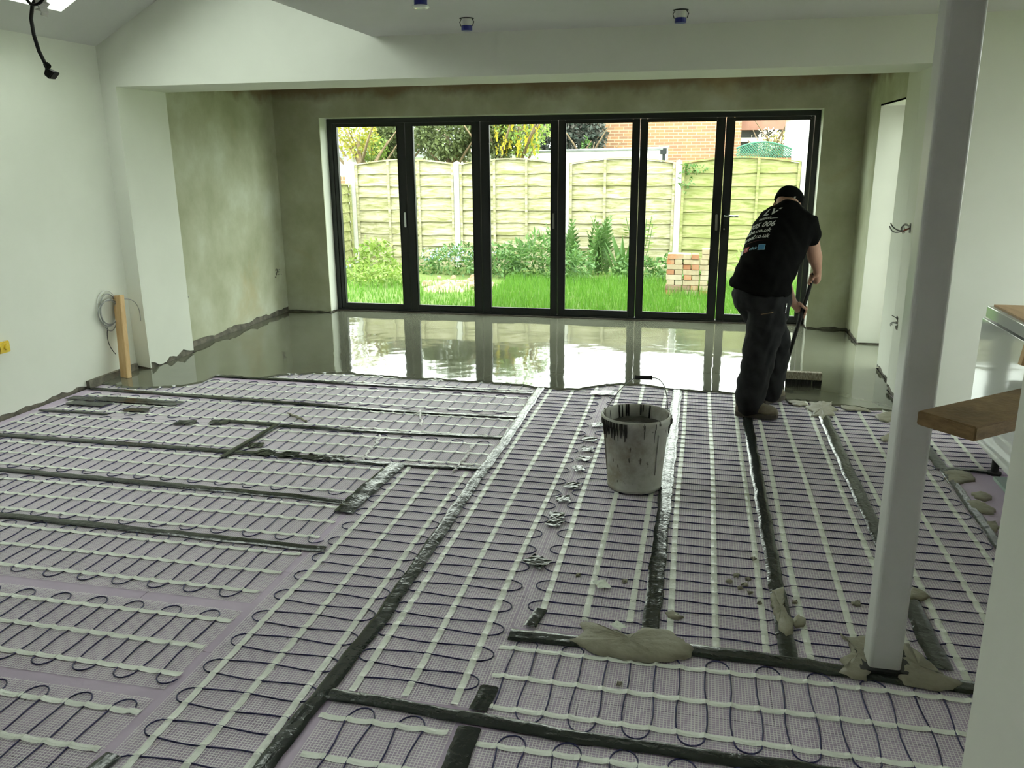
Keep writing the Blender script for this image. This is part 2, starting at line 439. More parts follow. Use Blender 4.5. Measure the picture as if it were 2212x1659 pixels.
wr = struct(empty('wall_right'))
RY0, RY1, RZ = 7.00, 7.94, 2.08
k = MB(); k.box((XR + .014, 6.36, -.03), (XR + .32, RY0 - .001, 2.7)); k.box((XR + .014, RY1, -.03), (XR + .32, 8.95, 2.7)); k.box((XR + .014, RY0, RZ + .014), (XR + .32, RY1, 2.7)); k.build('masonry_core', 'masonry', wr)
plaster('plaster', 'white_plaster', (XR, RY0), (XR, 6.36), .05, ZEXT, (-1, 0), wr, rag=.02)
plaster('plaster', 'bare_plaster', (XR, YB), (XR, RY1), .05, ZEXT, (-1, 0), wr, rag=.02)
boxo('plaster_over_opening', (XR, RY0, RZ), (XR + .014, RY1, ZEXT), 'bare_plaster', wr)
boxo('reveal_far', (XR, RY1 - .012, .03), (XR + .32, RY1 + .0, RZ), 'white_plaster', wr)
boxo('reveal_near', (XR, RY0, .03), (XR + .32, RY0 + .012, RZ), 'white_plaster', wr)
boxo('reveal_head', (XR, RY0, RZ), (XR + .32, RY1, RZ + .012), 'white_plaster', wr)
d7 = struct(empty('door_7', (XR + .29, RY0 + .47, 0)))
for (a, b) in [((XR + .27, RY0 + .013, .02), (XR + .32, RY0 + .05, RZ)), ((XR + .27, RY1 - .05, .02), (XR + .32, RY1 - .013, RZ)), ((XR + .27, RY0 + .05, RZ - .05), (XR + .32, RY1 - .05, RZ)), ((XR + .27, RY0 + .05, .02), (XR + .32, RY1 - .05, .07))]:
    keep(boxo('door_rail', a, b, 'black_aluminium'), d7)
keep(boxo('pane', (XR + .292, RY0 + .05, .07), (XR + .298, RY1 - .05, RZ - .05), 'pane_glass'), d7)

DX0, DX1, DZ = -3.98, 1.082, 2.10
wk = struct(empty('wall_back'))
k = MB(); k.box((XL - .014, YB + .014, -.03), (DX0 - .014, 8.95, 2.7)); k.box((DX1 + .014, YB + .014, -.03), (XR + .02, 8.95, 2.7)); k.box((DX0 - .014, YB + .014, DZ + .014), (DX1 + .014, 8.95, 2.7)); k.build('masonry_core', 'masonry', wk)
plaster('plaster', 'bare_plaster', (XL, YB), (DX0, YB), .035, ZEXT, (0, -1), wk, rag=.012)
plaster('plaster', 'bare_plaster', (DX1, YB), (XR, YB), .035, ZEXT, (0, -1), wk, rag=.012)
boxo('plaster_over_doors', (DX0, YB, DZ), (DX1, YB + .014, ZEXT), 'bare_plaster', wk)
plaster('reveal_left', 'white_plaster', (DX0, YB + .0145), (DX0, 8.9), .03, DZ, (1, 0), wk, rag=.008)
plaster('reveal_right', 'white_plaster', (DX1, 8.9), (DX1, YB + .0145), .03, DZ, (-1, 0), wk, rag=.008)
boxo('reveal_head', (DX0 - .014, YB + .001, DZ), (DX1 + .014, 8.9, DZ + .014), 'white_plaster', wk)

# ceilings
SL = (3.68 - 2.51) / 2.21
def zslope(X): return 2.51 + SL * (X - XL)
ce = struct(empty('ceiling'))
LX0, LX1, LY0, LY1 = -.95, -.05, .15, .9  # opening for an added roof light, out of view above the viewer
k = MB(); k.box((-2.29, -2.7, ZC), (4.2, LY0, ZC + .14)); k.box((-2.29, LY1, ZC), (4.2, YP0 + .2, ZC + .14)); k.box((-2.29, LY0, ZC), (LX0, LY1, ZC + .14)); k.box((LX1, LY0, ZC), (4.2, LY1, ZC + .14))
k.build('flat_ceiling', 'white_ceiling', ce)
k = MB(); k.box((LX0 - .04, LY0, ZC + .14), (LX0, LY1, ZC + .4)); k.box((LX1, LY0, ZC + .14), (LX1 + .04, LY1, ZC + .4)); k.box((LX0 - .04, LY0 - .04, ZC + .14), (LX1 + .04, LY0, ZC + .4)); k.box((LX0 - .04, LY1, ZC + .14), (LX1 + .04, LY1 + .04, ZC + .4)); k.build('added_roof_light_kerb', 'white_ceiling', ce)
w3 = struct(boxo('window_3', (LX0, LY0, ZC + .36), (LX1, LY1, ZC + .366), 'pane_glass'))  # unseen pane, added so daylight lifts the right foreground and near wall
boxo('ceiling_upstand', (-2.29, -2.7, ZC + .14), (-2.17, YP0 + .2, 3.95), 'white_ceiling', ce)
boxo('extension_ceiling', (XL - .25, YP1 - .02, ZEXT), (XR + .32, 8.95, ZEXT + .2), 'bare_plaster', ce)
TR = .34
HX0, HX1 = -4.245, -3.05
holes = [(3.75, 5.25)]
def slope_piece(k, xa, xb, ya, yb):
    nx, nz = -SL / math.hypot(1, SL) * TR, 1 / math.hypot(1, SL) * TR
    pts = []
    for off in (0, 1):
        for (X, Y) in ((xa, ya), (xb, ya), (xb, yb), (xa, yb)):
            pts.append((X + nx * off, Y, zslope(X) + nz * off))
    k.hexa(pts)
k = MB()
slope_piece(k, XL - .3, HX0, -2.7, YP0 + .02); slope_piece(k, HX1, -2.17, -2.7, YP0 + .02)
ys = [-2.7] + [v for h in sorted(holes) for v in h] + [YP0 + .02]
for i in range(0, len(ys), 2): slope_piece(k, HX0, HX1, ys[i], ys[i + 1])
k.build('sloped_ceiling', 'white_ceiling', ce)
for i, (ya, yb) in enumerate(holes):
    w = struct(empty('window_%d' % (i + 1), (0, 0, 0)))
    nx, nz = -SL / math.hypot(1, SL), 1 / math.hypot(1, SL)
    k = MB(); P8 = []
    for off in (TR - .05, TR - .044):
        for (X, Y) in ((HX0, ya), (HX1, ya), (HX1, yb), (HX0, yb)): P8.append((X + nx * off, Y, zslope(X) + nz * off))
    k.hexa(P8); k.build('pane', 'pane_glass', w)
    k = MB()
    def sp(X, Y, o): return (X + nx * o, Y, zslope(X) + nz * o)
    for (A, B) in (((HX0 + .02, ya), (HX0 + .02, yb)), ((HX1 - .02, ya), (HX1 - .02, yb)), ((HX0, ya + .02), (HX1, ya + .02)), ((HX0, yb - .02), (HX1, yb - .02))):
        k.bar(sp(*A, TR - .06), sp(*B, TR - .06), .04, .05)
    k.build('window_frame', 'white_paint', w)

# kitchen side wall with its window, and the wall behind the viewer with glazed doors
ws = struct(empty('wall_kitchen'))
k = MB()
KW = (2.9, 5.65, .85, 2.4)
k.box((RX, -2.7, -.03), (RX + .2, KW[0], 3)); k.box((RX, KW[1], -.03), (RX + .2, YP0 + .3, 3)); k.box((RX, KW[0], -.03), (RX + .2, KW[1], KW[2])); k.box((RX, KW[0], KW[3]), (RX + .2, KW[1], 3))
k.build('plaster', 'white_plaster', ws)
w4 = struct(empty('window_4'))
k = MB(); k.box((RX + .1, KW[0], KW[2]), (RX + .106, KW[1], KW[3])); k.build('pane', 'pane_glass', w4)
k = MB()
for yy in (KW[0], 4.45, KW[1]): k.box((RX + .07, yy - .03, KW[2]), (RX + .14, yy + .03, KW[3]))
for zz in (KW[2], KW[3]): k.box((RX + .07, KW[0], zz - .03), (RX + .14, KW[1], zz + .03))
k.build('window_frame', 'white_paint', w4)
wn = struct(empty('wall_rear'))
k = MB(); k.box((XL - .3, RYN - .2, -.03), (RX + .2, RYN, 4.0)); k.build('plaster', 'bare_plaster', wn)
# wall end close to the viewer on the right
nw = struct(boxo('wall_near_right', (.578, -.6, -.0), (.74, 1.6, ZC), 'white_plaster'))

# ------------------------------------------------------------------ black folding doors
tf = struct(empty('trim_1'))
k = MB()
k.box((DX0 + .002, YD - .045, .0), (DX0 + .05, YD + .045, 2.095)); k.box((DX1 - .05, YD - .045, .0), (DX1 - .002, YD + .045, 2.095))
k.box((DX0 + .05, YD - .045, 2.045), (DX1 - .05, YD + .045, 2.095)); k.box((DX0 + .05, YD - .045, -.01), (DX1 - .05, YD + .045, .035))
k.build('door_frame', 'black_aluminium', tf)
boxo('threshold', (DX0 + .0, YD - .085, .0), (DX1 - .0, YD - .046, .024), 'sill_brown', tf)
bounds = [DX0 + .052, -3.10, -2.275, -1.45, -.622, .208, DX1 - .052]
glass = [(-3.885, -3.185), (-3.017, -2.36), (-2.185, -1.52), (-1.377, -.693), (-.551, .125), (.287, .995)]
HINT = {0: 'r', 2: 'r', 4: 'r', 5: 'l'}
for i in range(6):
    a, b = bounds[i] + .003, bounds[i + 1] - .003
    g0, g1 = glass[i]
    d = struct(empty('door_%d' % (i + 1), ((a + b) / 2, YD, .037)))
    y0, y1 = YD - .035, YD + .035
    for nm, A, B in (('stile', (a, y0, .037), (g0, y1, 2.043)), ('stile', (g1, y0, .037), (b, y1, 2.043)), ('rail', (g0, y0, .037), (g1, y1, .095)), ('rail', (g0, y0, 1.985 + .03), (g1, y1, 2.043))):
        keep(boxo(nm, A, B, 'black_aluminium', bevel=.004), d)
    keep(boxo('pane', (g0 - .005, YD - .004, .09), (g1 + .005, YD + .004, 2.02), 'pane_glass'), d)
    k = MB()
    for A, B in (((g0, y0 - .002, .095), (g0 + .008, y0 + .02, 2.015)), ((g1 - .008, y0 - .002, .095), (g1, y0 + .02, 2.015)), ((g0, y0 - .002, .095), (g1, y0 + .02, .102)), ((g0, y0 - .002, 2.008), (g1, y0 + .02, 2.015))): k.box(A, B)
    keep(k.build('gasket', 'dark_gasket'), d)
    if i in (0, 2, 4):
        hx = {0: -3.098 + .005, 2: -1.495, 4: .165}[i]
        if i == 0: hx = -3.125
        h = MB(); h.box((hx - .014, y0 - .012, .94), (hx + .014, y0, 1.13)); ho = keep(h.build('handle_plate', 'black_aluminium', bevel=.004), d)
        h = MB(); h.bar((hx, y0 - .022, 1.115), (hx + .004, y0 - .03, .955), .024, .012, up=(0, 1, 0)); keep(h.build('handle', 'chrome', bevel=.004), d)
    if i == 5:
        hx = .245
        h = MB(); h.box((hx - .016, y0 - .010, .92), (hx + .016, y0, 1.17)); keep(h.build('handle_plate', 'black_aluminium', bevel=.005), d)
        h = MB(); h.tube([(hx, y0, 1.10), (hx, y0 - .05, 1.10), (hx + .02, y0 - .058, 1.10), (hx + .13, y0 - .058, 1.098)], .011, 8); keep(h.build('lever_handle', 'chrome', smooth=True), d)
        h = MB(); h.lathe([(.009, 0), (.009, .012)], 10, (0, 0, 0)); lo = h.build('lock_cylinder', 'chrome'); lo.rotation_euler = (math.pi / 2, 0, 0); lo.location = (hx, y0 - .008, .97); lo.parent = d; lo.matrix_parent_inverse = Matrix.Translation(d.location).inverted()

# ------------------------------------------------------------------ wet screed over the extension floor
edge_px = [(262, 828), (300, 836), (345, 834), (400, 830), (440, 822), (468, 809), (520, 812), (560, 815), (610, 807), (690, 803), (760, 805), (850, 812), (950, 818), (1060, 825), (1120, 829), (1165, 836), (1215, 838), (1250, 838), (1285, 834), (1310, 829), (1335, 827), (1380, 829), (1440, 837), (1510, 843), (1560, 845), (1640, 852), (1700, 860), (1740, 862), (1800, 872), (1850, 876), (1940, 888)]
ep = [onZ(x, y, .0155) for x, y in edge_px]
ep[0].x = XL + .003; ep[-1].x = 1.398
fine = []
for i in range(len(ep) - 1):
    n = max(1, int((ep[i + 1] - ep[i]).length / .03))
    for j in range(n):
        p = ep[i].lerp(ep[i + 1], j / n); p.y += rnd.uniform(-.012, .012) + .018 * ns(p.x * 9); fine.append(p)
fine.append(ep[-1])
fine[0].x = XL + .003; fine[-1].x = 1.398
bm = bmesh.new()
ZS = .0155
back = [(1.398, 6.33), (XR - .003, 6.37), (XR - .003, RY0 + .015), (XR + .265, RY0 + .015), (XR + .265, RY1 - .015), (XR - .003, RY1 - .015), (XR - .003, YB - .003), (DX1 - .003, YB - .003), (DX1 - .003, YD - .088), (DX0 + .003, YD - .088), (DX0 + .003, YB - .003), (XL + .003, YB - .003), (XL + .003, YP1 + .003), (-4.367, YP1 + .003), (-4.367, YP0 - .003), (XL + .003, YP0 - .003)]
top = [bm.verts.new((p.x, p.y, ZS)) for p in fine] + [bm.verts.new((x, y, ZS)) for x, y in back]
bm.faces.new(top)
lip = [bm.verts.new((p.x, p.y - .010 - rnd.uniform(0, .012), .004)) for p in fine]
for i in range(len(fine) - 1): bm.faces.new((top[i], lip[i], lip[i + 1], top[i + 1]))
bmesh.ops.recalc_face_normals(bm, faces=bm.faces)
bmesh.ops.triangulate(bm, faces=[f for f in bm.faces if len(f.verts) > 4])
me = bpy.data.meshes.new('wet_screed'); bm.to_mesh(me); bm.free(); me.materials.append(MAT['wet_screed'])
so = bpy.data.objects.new('wet_screed', me); COL.objects.link(so)
tag(so, 'smooth wet grey levelling screed mirroring the folding doors', 'screed', kind='stuff')
boxo('extension_subfloor', (XL, 6.6, -.03), (XR + .3, 8.75, .0), 'masonry', floor)

# ------------------------------------------------------------------ heating mats
PITCH = .0822
def heating_mat(label, axis, c, s0, s1, strips=(-.17, 0, .17), turns=(-.227, .227), net=(-.25, .25), strip_span=None, phase=0.0, seed=1, skew=0.0, cable_span=None, netpitch=.0105):
    """axis 'Y': mat runs along Y with centre line X=c ; axis 'X': runs along X with centre line Y=c. s0..s1 its extent."""
    r = random.Random(seed)
    def W(s, t, z):   # s along, t across
        off = skew * (s - (s0 + s1) / 2)
        return (c + t + off, s, z) if axis == 'Y' else (s, c + t + off, z)
    mid = (s0 + s1) / 2
    root = thing('heating_mat', W(mid, 0, 0), label, 'heating mat', 'electric underfloor heating mats')
    # net of glass-fibre threads
    k = MB(); n = int((s1 - s0) / netpitch)
    hw = .00125
    for i in range(n + 1):
        s = s0 + i * netpitch + r.uniform(-.0012, .0012)
        e0, e1 = net[0] + r.uniform(-.004, .008), net[1] + r.uniform(-.008, .004)
        a = r.uniform(-.002, .002)
        k.add([W(s - hw, e0, .0022), W(s + hw, e0, .0022), W(s + hw + a, e1, .0022), W(s - hw + a, e1, .0022)], [(0, 1, 2, 3)])
    m = int((net[1] - net[0]) / netpitch)
    for j in range(m + 1):
        t = net[0] + j * netpitch
        ph = r.uniform(0, 6)
        S = max(2, int((s1 - s0) / .25)); rows0 = []; rows1 = []
        for q in range(S + 1):
            s = s0 + (s1 - s0) * q / S; w = .0016 * math.sin(s * 3 + ph * .3)
            rows0.append(W(s, t - hw + w, .0030)); rows1.append(W(s, t + hw + w, .0030))
        k.grid([rows0, rows1])
    no = keep(k.build('glass_fibre_net', 'net_thread'), root); no['kind'] = 'stuff'
    # serpentine cable
    ca, cb = cable_span or (s0 + .03, s1 - .03)
    pts = []; s = ca + phase; side = 0
    L, Rr = turns; cz = .0062
    wob = lambda a, b: .0045 * math.sin(a * 37 + b * 19)
    hp = PITCH / 2
    while s < cb:
        y0, y1 = (L, Rr) if side == 0 else (Rr, L)
        d = 1 if y1 > y0 else -1
        for q in range(7):
            t = (y0 + d * .05) + (y1 - y0 - d * .1) * q / 6
            pts.append(W(s + wob(s, t) + .008 * math.sin(q / 6 * math.pi) * d * .5, t, cz))
        # U turn to the next line
        jut = r.uniform(-.006, .006)
        for q in range(1, 8):
            a = math.pi * q / 8
            pts.append(W(s + hp - hp * math.cos(a) * (1.0), y1 - d * .05 + d * (.05 + jut) * math.sin(a), cz))
        s += PITCH; side = 1 - side
    k = MB(); k.tube(pts, .0027, 5); keep(k.build('heating_cable', 'blue_cable', smooth=True), root)
    # white tape strips holding the cable
    for si, t0 in enumerate(strips):
        a, b = (strip_span or (s0, s1)); a += r.uniform(-.012, .012); b += r.uniform(-.012, .012)
        wv = .0122; k = MB(); S = int((b - a) / (PITCH / 6)) + 1; rows = []
        for q in range(S + 1):
            s = a + (b - a) * q / S
            u = ((s - ca - phase) / PITCH) % 1.0; du = min(u, 1 - u)
            z = .0052 + .0056 * math.exp(-(du / .13) ** 2) + .0008 * ns(s * 21 + t0 * 9)
            w = .004 * math.sin(s * 2.3 + seed + t0 * 11)
            rows.append([W(s, t0 - wv + w, z - .0012), W(s, t0 + w, z), W(s, t0 + wv + w, z - .0012)])
        k.grid(rows); keep(k.build('white_tape_strip', 'white_mat_tape'), root)
    return root

heating_mat('column of heating mat just left of the long black tape, nearest the lilac gap', 'Y', -1.355, .9, 4.16, seed=1, phase=.02)
heating_mat('heating mat running towards the doors, right beside the long black tape', 'Y', -.857, 2.19, 6.12, seed=2, phase=.05)
heating_mat('heating mat under the white bucket', 'Y', -.347, 2.68, 6.3, seed=3, strip_span=(2.78, 6.3), phase=.0)
heating_mat('heating mat right of the bucket, ending at the large grey splash', 'Y', .135, 2.68, 6.3, seed=4, phase=.03)
heating_mat('heating mat under the boots of the person', 'Y', .618, 2.66, 6.25, seed=5, phase=.01)
heating_mat('heating mat passing behind the white post', 'Y', 1.112, 2.62, 6.05, seed=6, phase=.06)
heating_mat('short heating mat under the thick brown board', 'Y', 1.605, 4.73, 5.86, seed=7, strips=(-.17, -.015, .15), phase=.02)
heating_mat('farthest heating mat, half drowned by the wet screed', 'X', 6.02, -3.75, -1.13, seed=8, strips=(-.17, 0, .15), turns=(-.2, .2), net=(-.22, .22))
heating_mat('heating mat along the edge of the wet screed by the upright timber', 'X', 5.475, -4.42, -1.12, seed=9, phase=.04)
heating_mat('heating mat across the left of the room, next but one to the wet screed', 'X', 4.955, -4.40, -1.12, seed=10, phase=.01)
heating_mat('heating mat bearing the dark crosswise tape', 'X', 4.452, -4.43, -1.13, seed=11, phase=.02)
heating_mat('heating mat on the left ending at the crumpled black tape patch', 'X', 3.937, -4.45, -1.66, seed=12, phase=.05)
heating_mat('heating mat on the left between the two lowest full black tapes', 'X', 3.40, -4.45, -1.64, seed=13, phase=.03)
heating_mat('heating mat on the left just below the lowest full black tape', 'X', 2.885, -4.45, -1.645, seed=14, phase=.06)
heating_mat('heating mat at lower left between two bare lilac gaps', 'X', 2.325, -4.45, -1.64, seed=15, phase=.0)
heating_mat('heating mat in the bottom left corner of the floor', 'X', 1.775, -4.45, -1.64, seed=16, phase=.04)
heating_mat('heating mat across the front with the wide cable loops, below the large grey splash', 'X', 2.37, -.61, 1.6, seed=17, phase=.015)
heating_mat('heating mat along the bottom right edge of the picture', 'X', 1.86, -.585, 1.5, seed=18, phase=.05, net=(-.25, .235))
heating_mat('short heating mat at the bottom between two black tapes', 'X', 1.885, -1.07, -.655, seed=19, phase=.05)

# ------------------------------------------------------------------ black tape
TAPE_G = 'black tape over the heating mats'
def tape(label, pts, w=.066, seed=0, wr=.004, z=.0125, group=TAPE_G):
    r = random.Random(seed + 100)
    P = [Vector((*p, 0)) for p in pts]
    seg = []
    for i in range(len(P) - 1):
        n = max(1, int((P[i + 1] - P[i]).length / .022))
        for j in range(n): seg.append(P[i].lerp(P[i + 1], j / n))
    seg.append(P[-1])
    k = MB(); rows = []
    N = 6
    for i, p in enumerate(seg):
        d = (seg[min(i + 1, len(seg) - 1)] - seg[max(i - 1, 0)]).normalized(); s = Vector((d.y, -d.x, 0))
        ww = w * (1 + .06 * ns(i * .11 + seed)); row_ = []
        for j in range(N + 1):
            t = j / N - .5
            zz = z + wr * (.5 * ns(i * .35 + seed, j * 1.3 + i * .13) + r.uniform(-.16, .16)) - (.004 if j in (0, N) else 0)
            q = p + s * (t * ww + .004 * ns(i * .2 + seed * 3))
            row_.append((q.x, q.y, max(zz, .0062)))
        rows.append(row_)
    k.grid(rows)
    base = P[0].lerp(P[-1], .5)
    o = k.build('black_tape', 'black_tape', smooth=True)
    tag(o, label, 'tape', group)
    return o
tape('long black tape running diagonally through the picture from the front to the screed', [(-1.15, 1.2), (-1.138, 1.82), (-1.118, 2.2), (-1.098, 2.62), (-1.102, 3.3), (-1.108, 4.1), (-1.095, 4.62), (-1.105, 5.97)], .062, 1, .0045)
tape('straight black tape right of the bucket, leading up to the doors', [(-.102, 2.74), (-.10, 4.4), (-.097, 6.13)], .066, 2, .0045)
tape('black tape starting under the boot of the person', [(.376, 2.67), (.374, 3.6), (.372, 4.6), (.372, 5.75)], .062, 3, .003)
tape('grey-black tape running into the white post from behind', [(.872, 2.70), (.868, 3.6), (.862, 4.6), (.868, 5.62)], .07, 4, .003)
tape('dark tape under the thick brown board', [(1.372, 4.70), (1.378, 5.3), (1.392, 5.80)], .064, 5, .003)
tape('muddy tape beside the kitchen unit, smeared with screed', [(1.362, 3.0), (1.365, 3.8), (1.38, 4.72)], .05, 6, .003)
tape('crosswise tape in front of the foot of the kitchen unit', [(1.39, 4.715), (1.66, 4.72)], .05, 7, .003)
tape('black tape along the front of the white post', [(-.60, 2.615), (-.37, 2.622), (.07, 2.65), (.30, 2.645), (.60, 2.625), (1.30, 2.61)], .075, 8, .0045)
tape('lowest crosswise black tape at the front of the floor', [(-1.10, 2.158), (-.88, 2.15), (-.62, 2.135), (-.34, 2.117), (0, 2.112), (.4, 2.112), (1.3, 2.105)], .058, 9, .0045)
tape('short upright black tape at the bottom beside the short heating mat', [(-.607, 1.45), (-.607, 1.8), (-.605, 2.09)], .072, 10, .003)
tape('stub of black tape above the crosswise front tape', [(-.60, 2.17), (-.598, 2.30)], .06, 11, .003)
tape('stub of black tape left of the large grey splash, between cable loops', [(-.535, 2.68), (-.518, 2.81)], .048, 12, .003)
tape('farthest black tape, next to the ragged screed edge', [(-3.74, 5.80), (-3.03, 5.80), (-2.5, 5.775), (-1.6, 5.775), (-1.13, 5.775)], .052, 13, .0045)
tape('second black tape from the screed, running from the left wall', [(-4.47, 5.275), (-3.6, 5.245), (-2.73, 5.205), (-1.8, 5.165), (-1.13, 5.185)], .058, 14, .004)
tape('third crosswise black tape, its left half missing', [(-2.99, 4.738), (-2.6, 4.718), (-1.97, 4.712), (-1.13, 4.76)], .05, 15, .0045)
tape('short strip of black tape near the left wall', [(-4.42, 4.712), (-3.88, 4.718)], .036, 16, .002)
tape('crosswise black tape level with the top of the crumpled patch', [(-4.46, 4.195), (-3.2, 4.20), (-2.23, 4.198), (-1.6, 4.185), (-1.12, 4.215)], .058, 17, .004)
tape('crosswise black tape ending at the crumpled patch', [(-4.46, 3.685), (-3.78, 3.675), (-1.95, 3.645), (-1.66, 3.625)], .056, 18, .003)
tape('lowest full black tape on the left side', [(-4.46, 3.17), (-3.28, 3.145), (-1.69, 3.118), (-1.55, 3.118)], .055, 19, .003)
tape('dark tape laid askew across one heating mat on the left', [(-2.62, 4.73), (-2.63, 4.45), (-2.645, 4.09)], .05, 20, .002, z=.0155)
tape('crumpled black tape patch where left mats meet the front column', [(-1.60, 4.19), (-1.625, 3.9), (-1.635, 3.50)], .105, 21, .006, z=.0145)
tape('bent end of black tape in the lower left foreground', [(-1.655, 1.35), (-1.59, 1.76)], .06, 22, .003)
# small tape scraps stuck at cable bends
def scrap(px, py, sx, sy, ang, label, m='black_tape', z=.0135):
    c = onZ(px, py, z); k = MB(); r = random.Random(int(px * 7 + py)); rows = []
    for i in range(6):
        row_ = []
        for j in range(5):
            u = (i / 5 - .5) * sx * 1.25 * (1 + r.uniform(-.1, .1)); v = (j / 4 - .5) * sy * 1.7 * (1 + r.uniform(-.1, .1))
            row_.append((c.x + u * math.cos(ang) - v * math.sin(ang), c.y + u * math.sin(ang) + v * math.cos(ang), z + r.uniform(-.002, .003)))
        rows.append(row_)
    k.grid(rows); return tag(k.build('tape_scrap' if m == 'black_tape' else 'paper_scrap', m), label, 'tape scrap' if m == 'black_tape' else 'paper scrap', 'scraps stuck to the mats')
SC = [(1160, 1212, .085, .05, -.5, 'shredded tape scrap left of the black tape stub, nearest the front'),
      (1198, 1128, .06, .05, -.3, 'nearer tape scrap of the pair between column mats left of the bucket'),
      (1203, 1112, .06, .04, .2, 'farther tape scrap of the pair between column mats left of the bucket'),
      (1216, 1077, .06, .045, .3, 'tape scrap level with the bottom of the bucket'),
      (1236, 1048, .06, .05, -.2, 'tape scrap just above the bottom level of the bucket'),
      (1250, 1011, .05, .045, .4, 'tape scrap level with the lower half of the bucket'),
      (1261, 990, .06, .045, -.3, 'tape scrap level with the middle of the bucket'),
      (1269, 969, .055, .05, .1, 'tape scrap level with the upper half of the bucket'),
      (1274, 948, .07, .045, -.2, 'tape scrap nearest the bucket wall, just below its rim'),
      (1290, 917, .06, .05, .3, 'tape scrap behind the left rim of the bucket'),
      (1305, 848, .16, .07, .2, 'wet shiny tape patch at the screed edge above the bucket'),
      (553, 961, .07, .05, .3, 'dark tape scrap right of the askew tape'),
      (572, 977, .09, .05, -.3, 'torn dark scrap on the crosswise tape, right of the askew tape'),
      (626, 981, .09, .05, .2, 'torn dark scrap, second along the same crosswise tape'),
      (680, 987, .10, .05, -.2, 'torn dark scrap, third along the same crosswise tape'),
      (720, 990, .10, .05, .2, 'torn dark scrap, fourth along the same crosswise tape'),
      (180, 860, .18, .05, 0, 'dark tape rectangle in the left corner, nearest the wall'),
      (192, 871, .25, .06, 0, 'dark tape rectangle near the left wall, below the first'),
      (300, 866, .50, .06, -.03, 'long dark tape rectangle near the upright timber'),
      (295, 885, .14, .05, .1, 'small square of dark tape below the long rectangle'),
      (400, 912, .10, .05, .2, 'small dark tape square in the bare lilac gap'),
      (474, 911, .10, .05, .3, 'small dark tape square just before the third crosswise tape begins')]
for s in SC: scrap(*s)
scrap(1300, 1262, .045, .04, .5, 'white paper scrap on the mat in front of the bucket', 'paper', .014)
scrap(1335, 1351, .032, .03, .9, 'white paper scrap at the edge of the large grey splash', 'paper', .026)

# ------------------------------------------------------------------ screed splashes on the mats
def splash(label, outline, h=.012, z0=.006, seed=0, m='mortar_wet', name='screed_splash', jit=.006):
    r = random.Random(seed); P = [onZ(x, y, z0) for x, y in outline]; pts = []
    for i in range(len(P)):
        a, b = P[i], P[(i + 1) % len(P)]; n = max(2, int((b - a).length / .018))
        for j in range(n):
            q = a.lerp(b, j / n); q += Vector((r.uniform(-jit, jit), r.uniform(-jit, jit), 0)); pts.append(q)
    c = Vector((sum(p.x for p in pts), sum(p.y for p in pts), 0)) / len(pts); c.z = 0
    k = MB(); rings = []
    for f, zz in ((1.0, z0 - .004), (.97, z0 + h * .45), (.86, z0 + h * .8), (.62, z0 + h), (.3, z0 + h * 1.05)):
        rings.append([(c.x + (p.x - c.x) * f, c.y + (p.y - c.y) * f, zz + (r.uniform(-1, 1) * h * .16 if f < 1 else 0)) for p in pts])
    o0 = len(k.v); n = len(pts)
    for rg in rings: k.v.extend(rg)
    for i in range(len(rings) - 1):
        for j in range(n):
            a = o0 + i * n + j; b = o0 + i * n + (j + 1) % n; k.f.append((a, b, b + n, a + n))
    k.v.append((c.x, c.y, z0 + h * 1.05)); ci = len(k.v) - 1
    for j in range(n): k.f.append((o0 + 4 * n + j, o0 + 4 * n + (j + 1) % n, ci))
    return tag(k.build(name, m, smooth=True), label, 'screed splash', 'grey splashes on the mats')
splash('largest grey screed splash, on the black tape in the foreground', [(1230, 1385), (1262, 1365), (1252, 1348), (1275, 1345), (1300, 1358), (1330, 1362), (1345, 1375), (1372, 1372), (1395, 1358), (1440, 1362), (1470, 1378), (1502, 1402), (1492, 1418), (1465, 1424), (1425, 1430), (1380, 1428), (1330, 1420), (1285, 1412), (1262, 1398)], .014, .012, 1)
splash('screed smear around the left of the post foot', [(1812, 1370), (1832, 1378), (1880, 1372), (1895, 1440), (1868, 1468), (1845, 1466), (1812, 1455), (1830, 1448), (1815, 1425), (1835, 1408), (1832, 1385)], .010, .0125, 2)
splash('screed smear right of the post foot reaching to the tape', [(1940, 1395), (1960, 1388), (1972, 1400), (2000, 1425), (2045, 1465), (2080, 1480), (2060, 1492), (2010, 1488), (1955, 1478), (1938, 1465)], .010, .0125, 3)
splash('grey smear along the black tape leading to the boot', [(1668, 1275), (1690, 1268), (1696, 1285), (1692, 1310), (1700, 1325), (1712, 1345), (1712, 1368), (1700, 1375), (1685, 1362), (1672, 1325), (1665, 1300)], .008, .013, 4)
splash('small round dab beside the long smear on the tape', [(1712, 1338), (1725, 1328), (1738, 1338), (1736, 1352), (1722, 1354), (1712, 1348)], .008, .010, 5)
splash('grey dab behind the post on its right', [(1958, 1276), (1975, 1270), (2000, 1280), (2008, 1290), (1998, 1296), (1962, 1296)], .008, .010, 6)
splash('oval dab on the mat right of the largest splash', [(1438, 1322), (1452, 1318), (1470, 1328), (1478, 1335), (1455, 1338), (1440, 1330)], .006, .009, 7)
splash('trampled ragged screed heap by the screed edge right of the broom', [(1738, 880), (1752, 874), (1748, 868), (1766, 870), (1774, 863), (1786, 868), (1806, 866), (1796, 876), (1812, 884), (1800, 889), (1804, 897), (1788, 897), (1776, 907), (1768, 898), (1752, 900), (1757, 890)], .006, .010, 8, jit=.005)
splash('thin grey smear between the trampled heap and the far boot', [(1700, 866), (1716, 864), (1738, 868), (1745, 876), (1728, 878), (1712, 874)], .004, .010, 18, jit=.012)
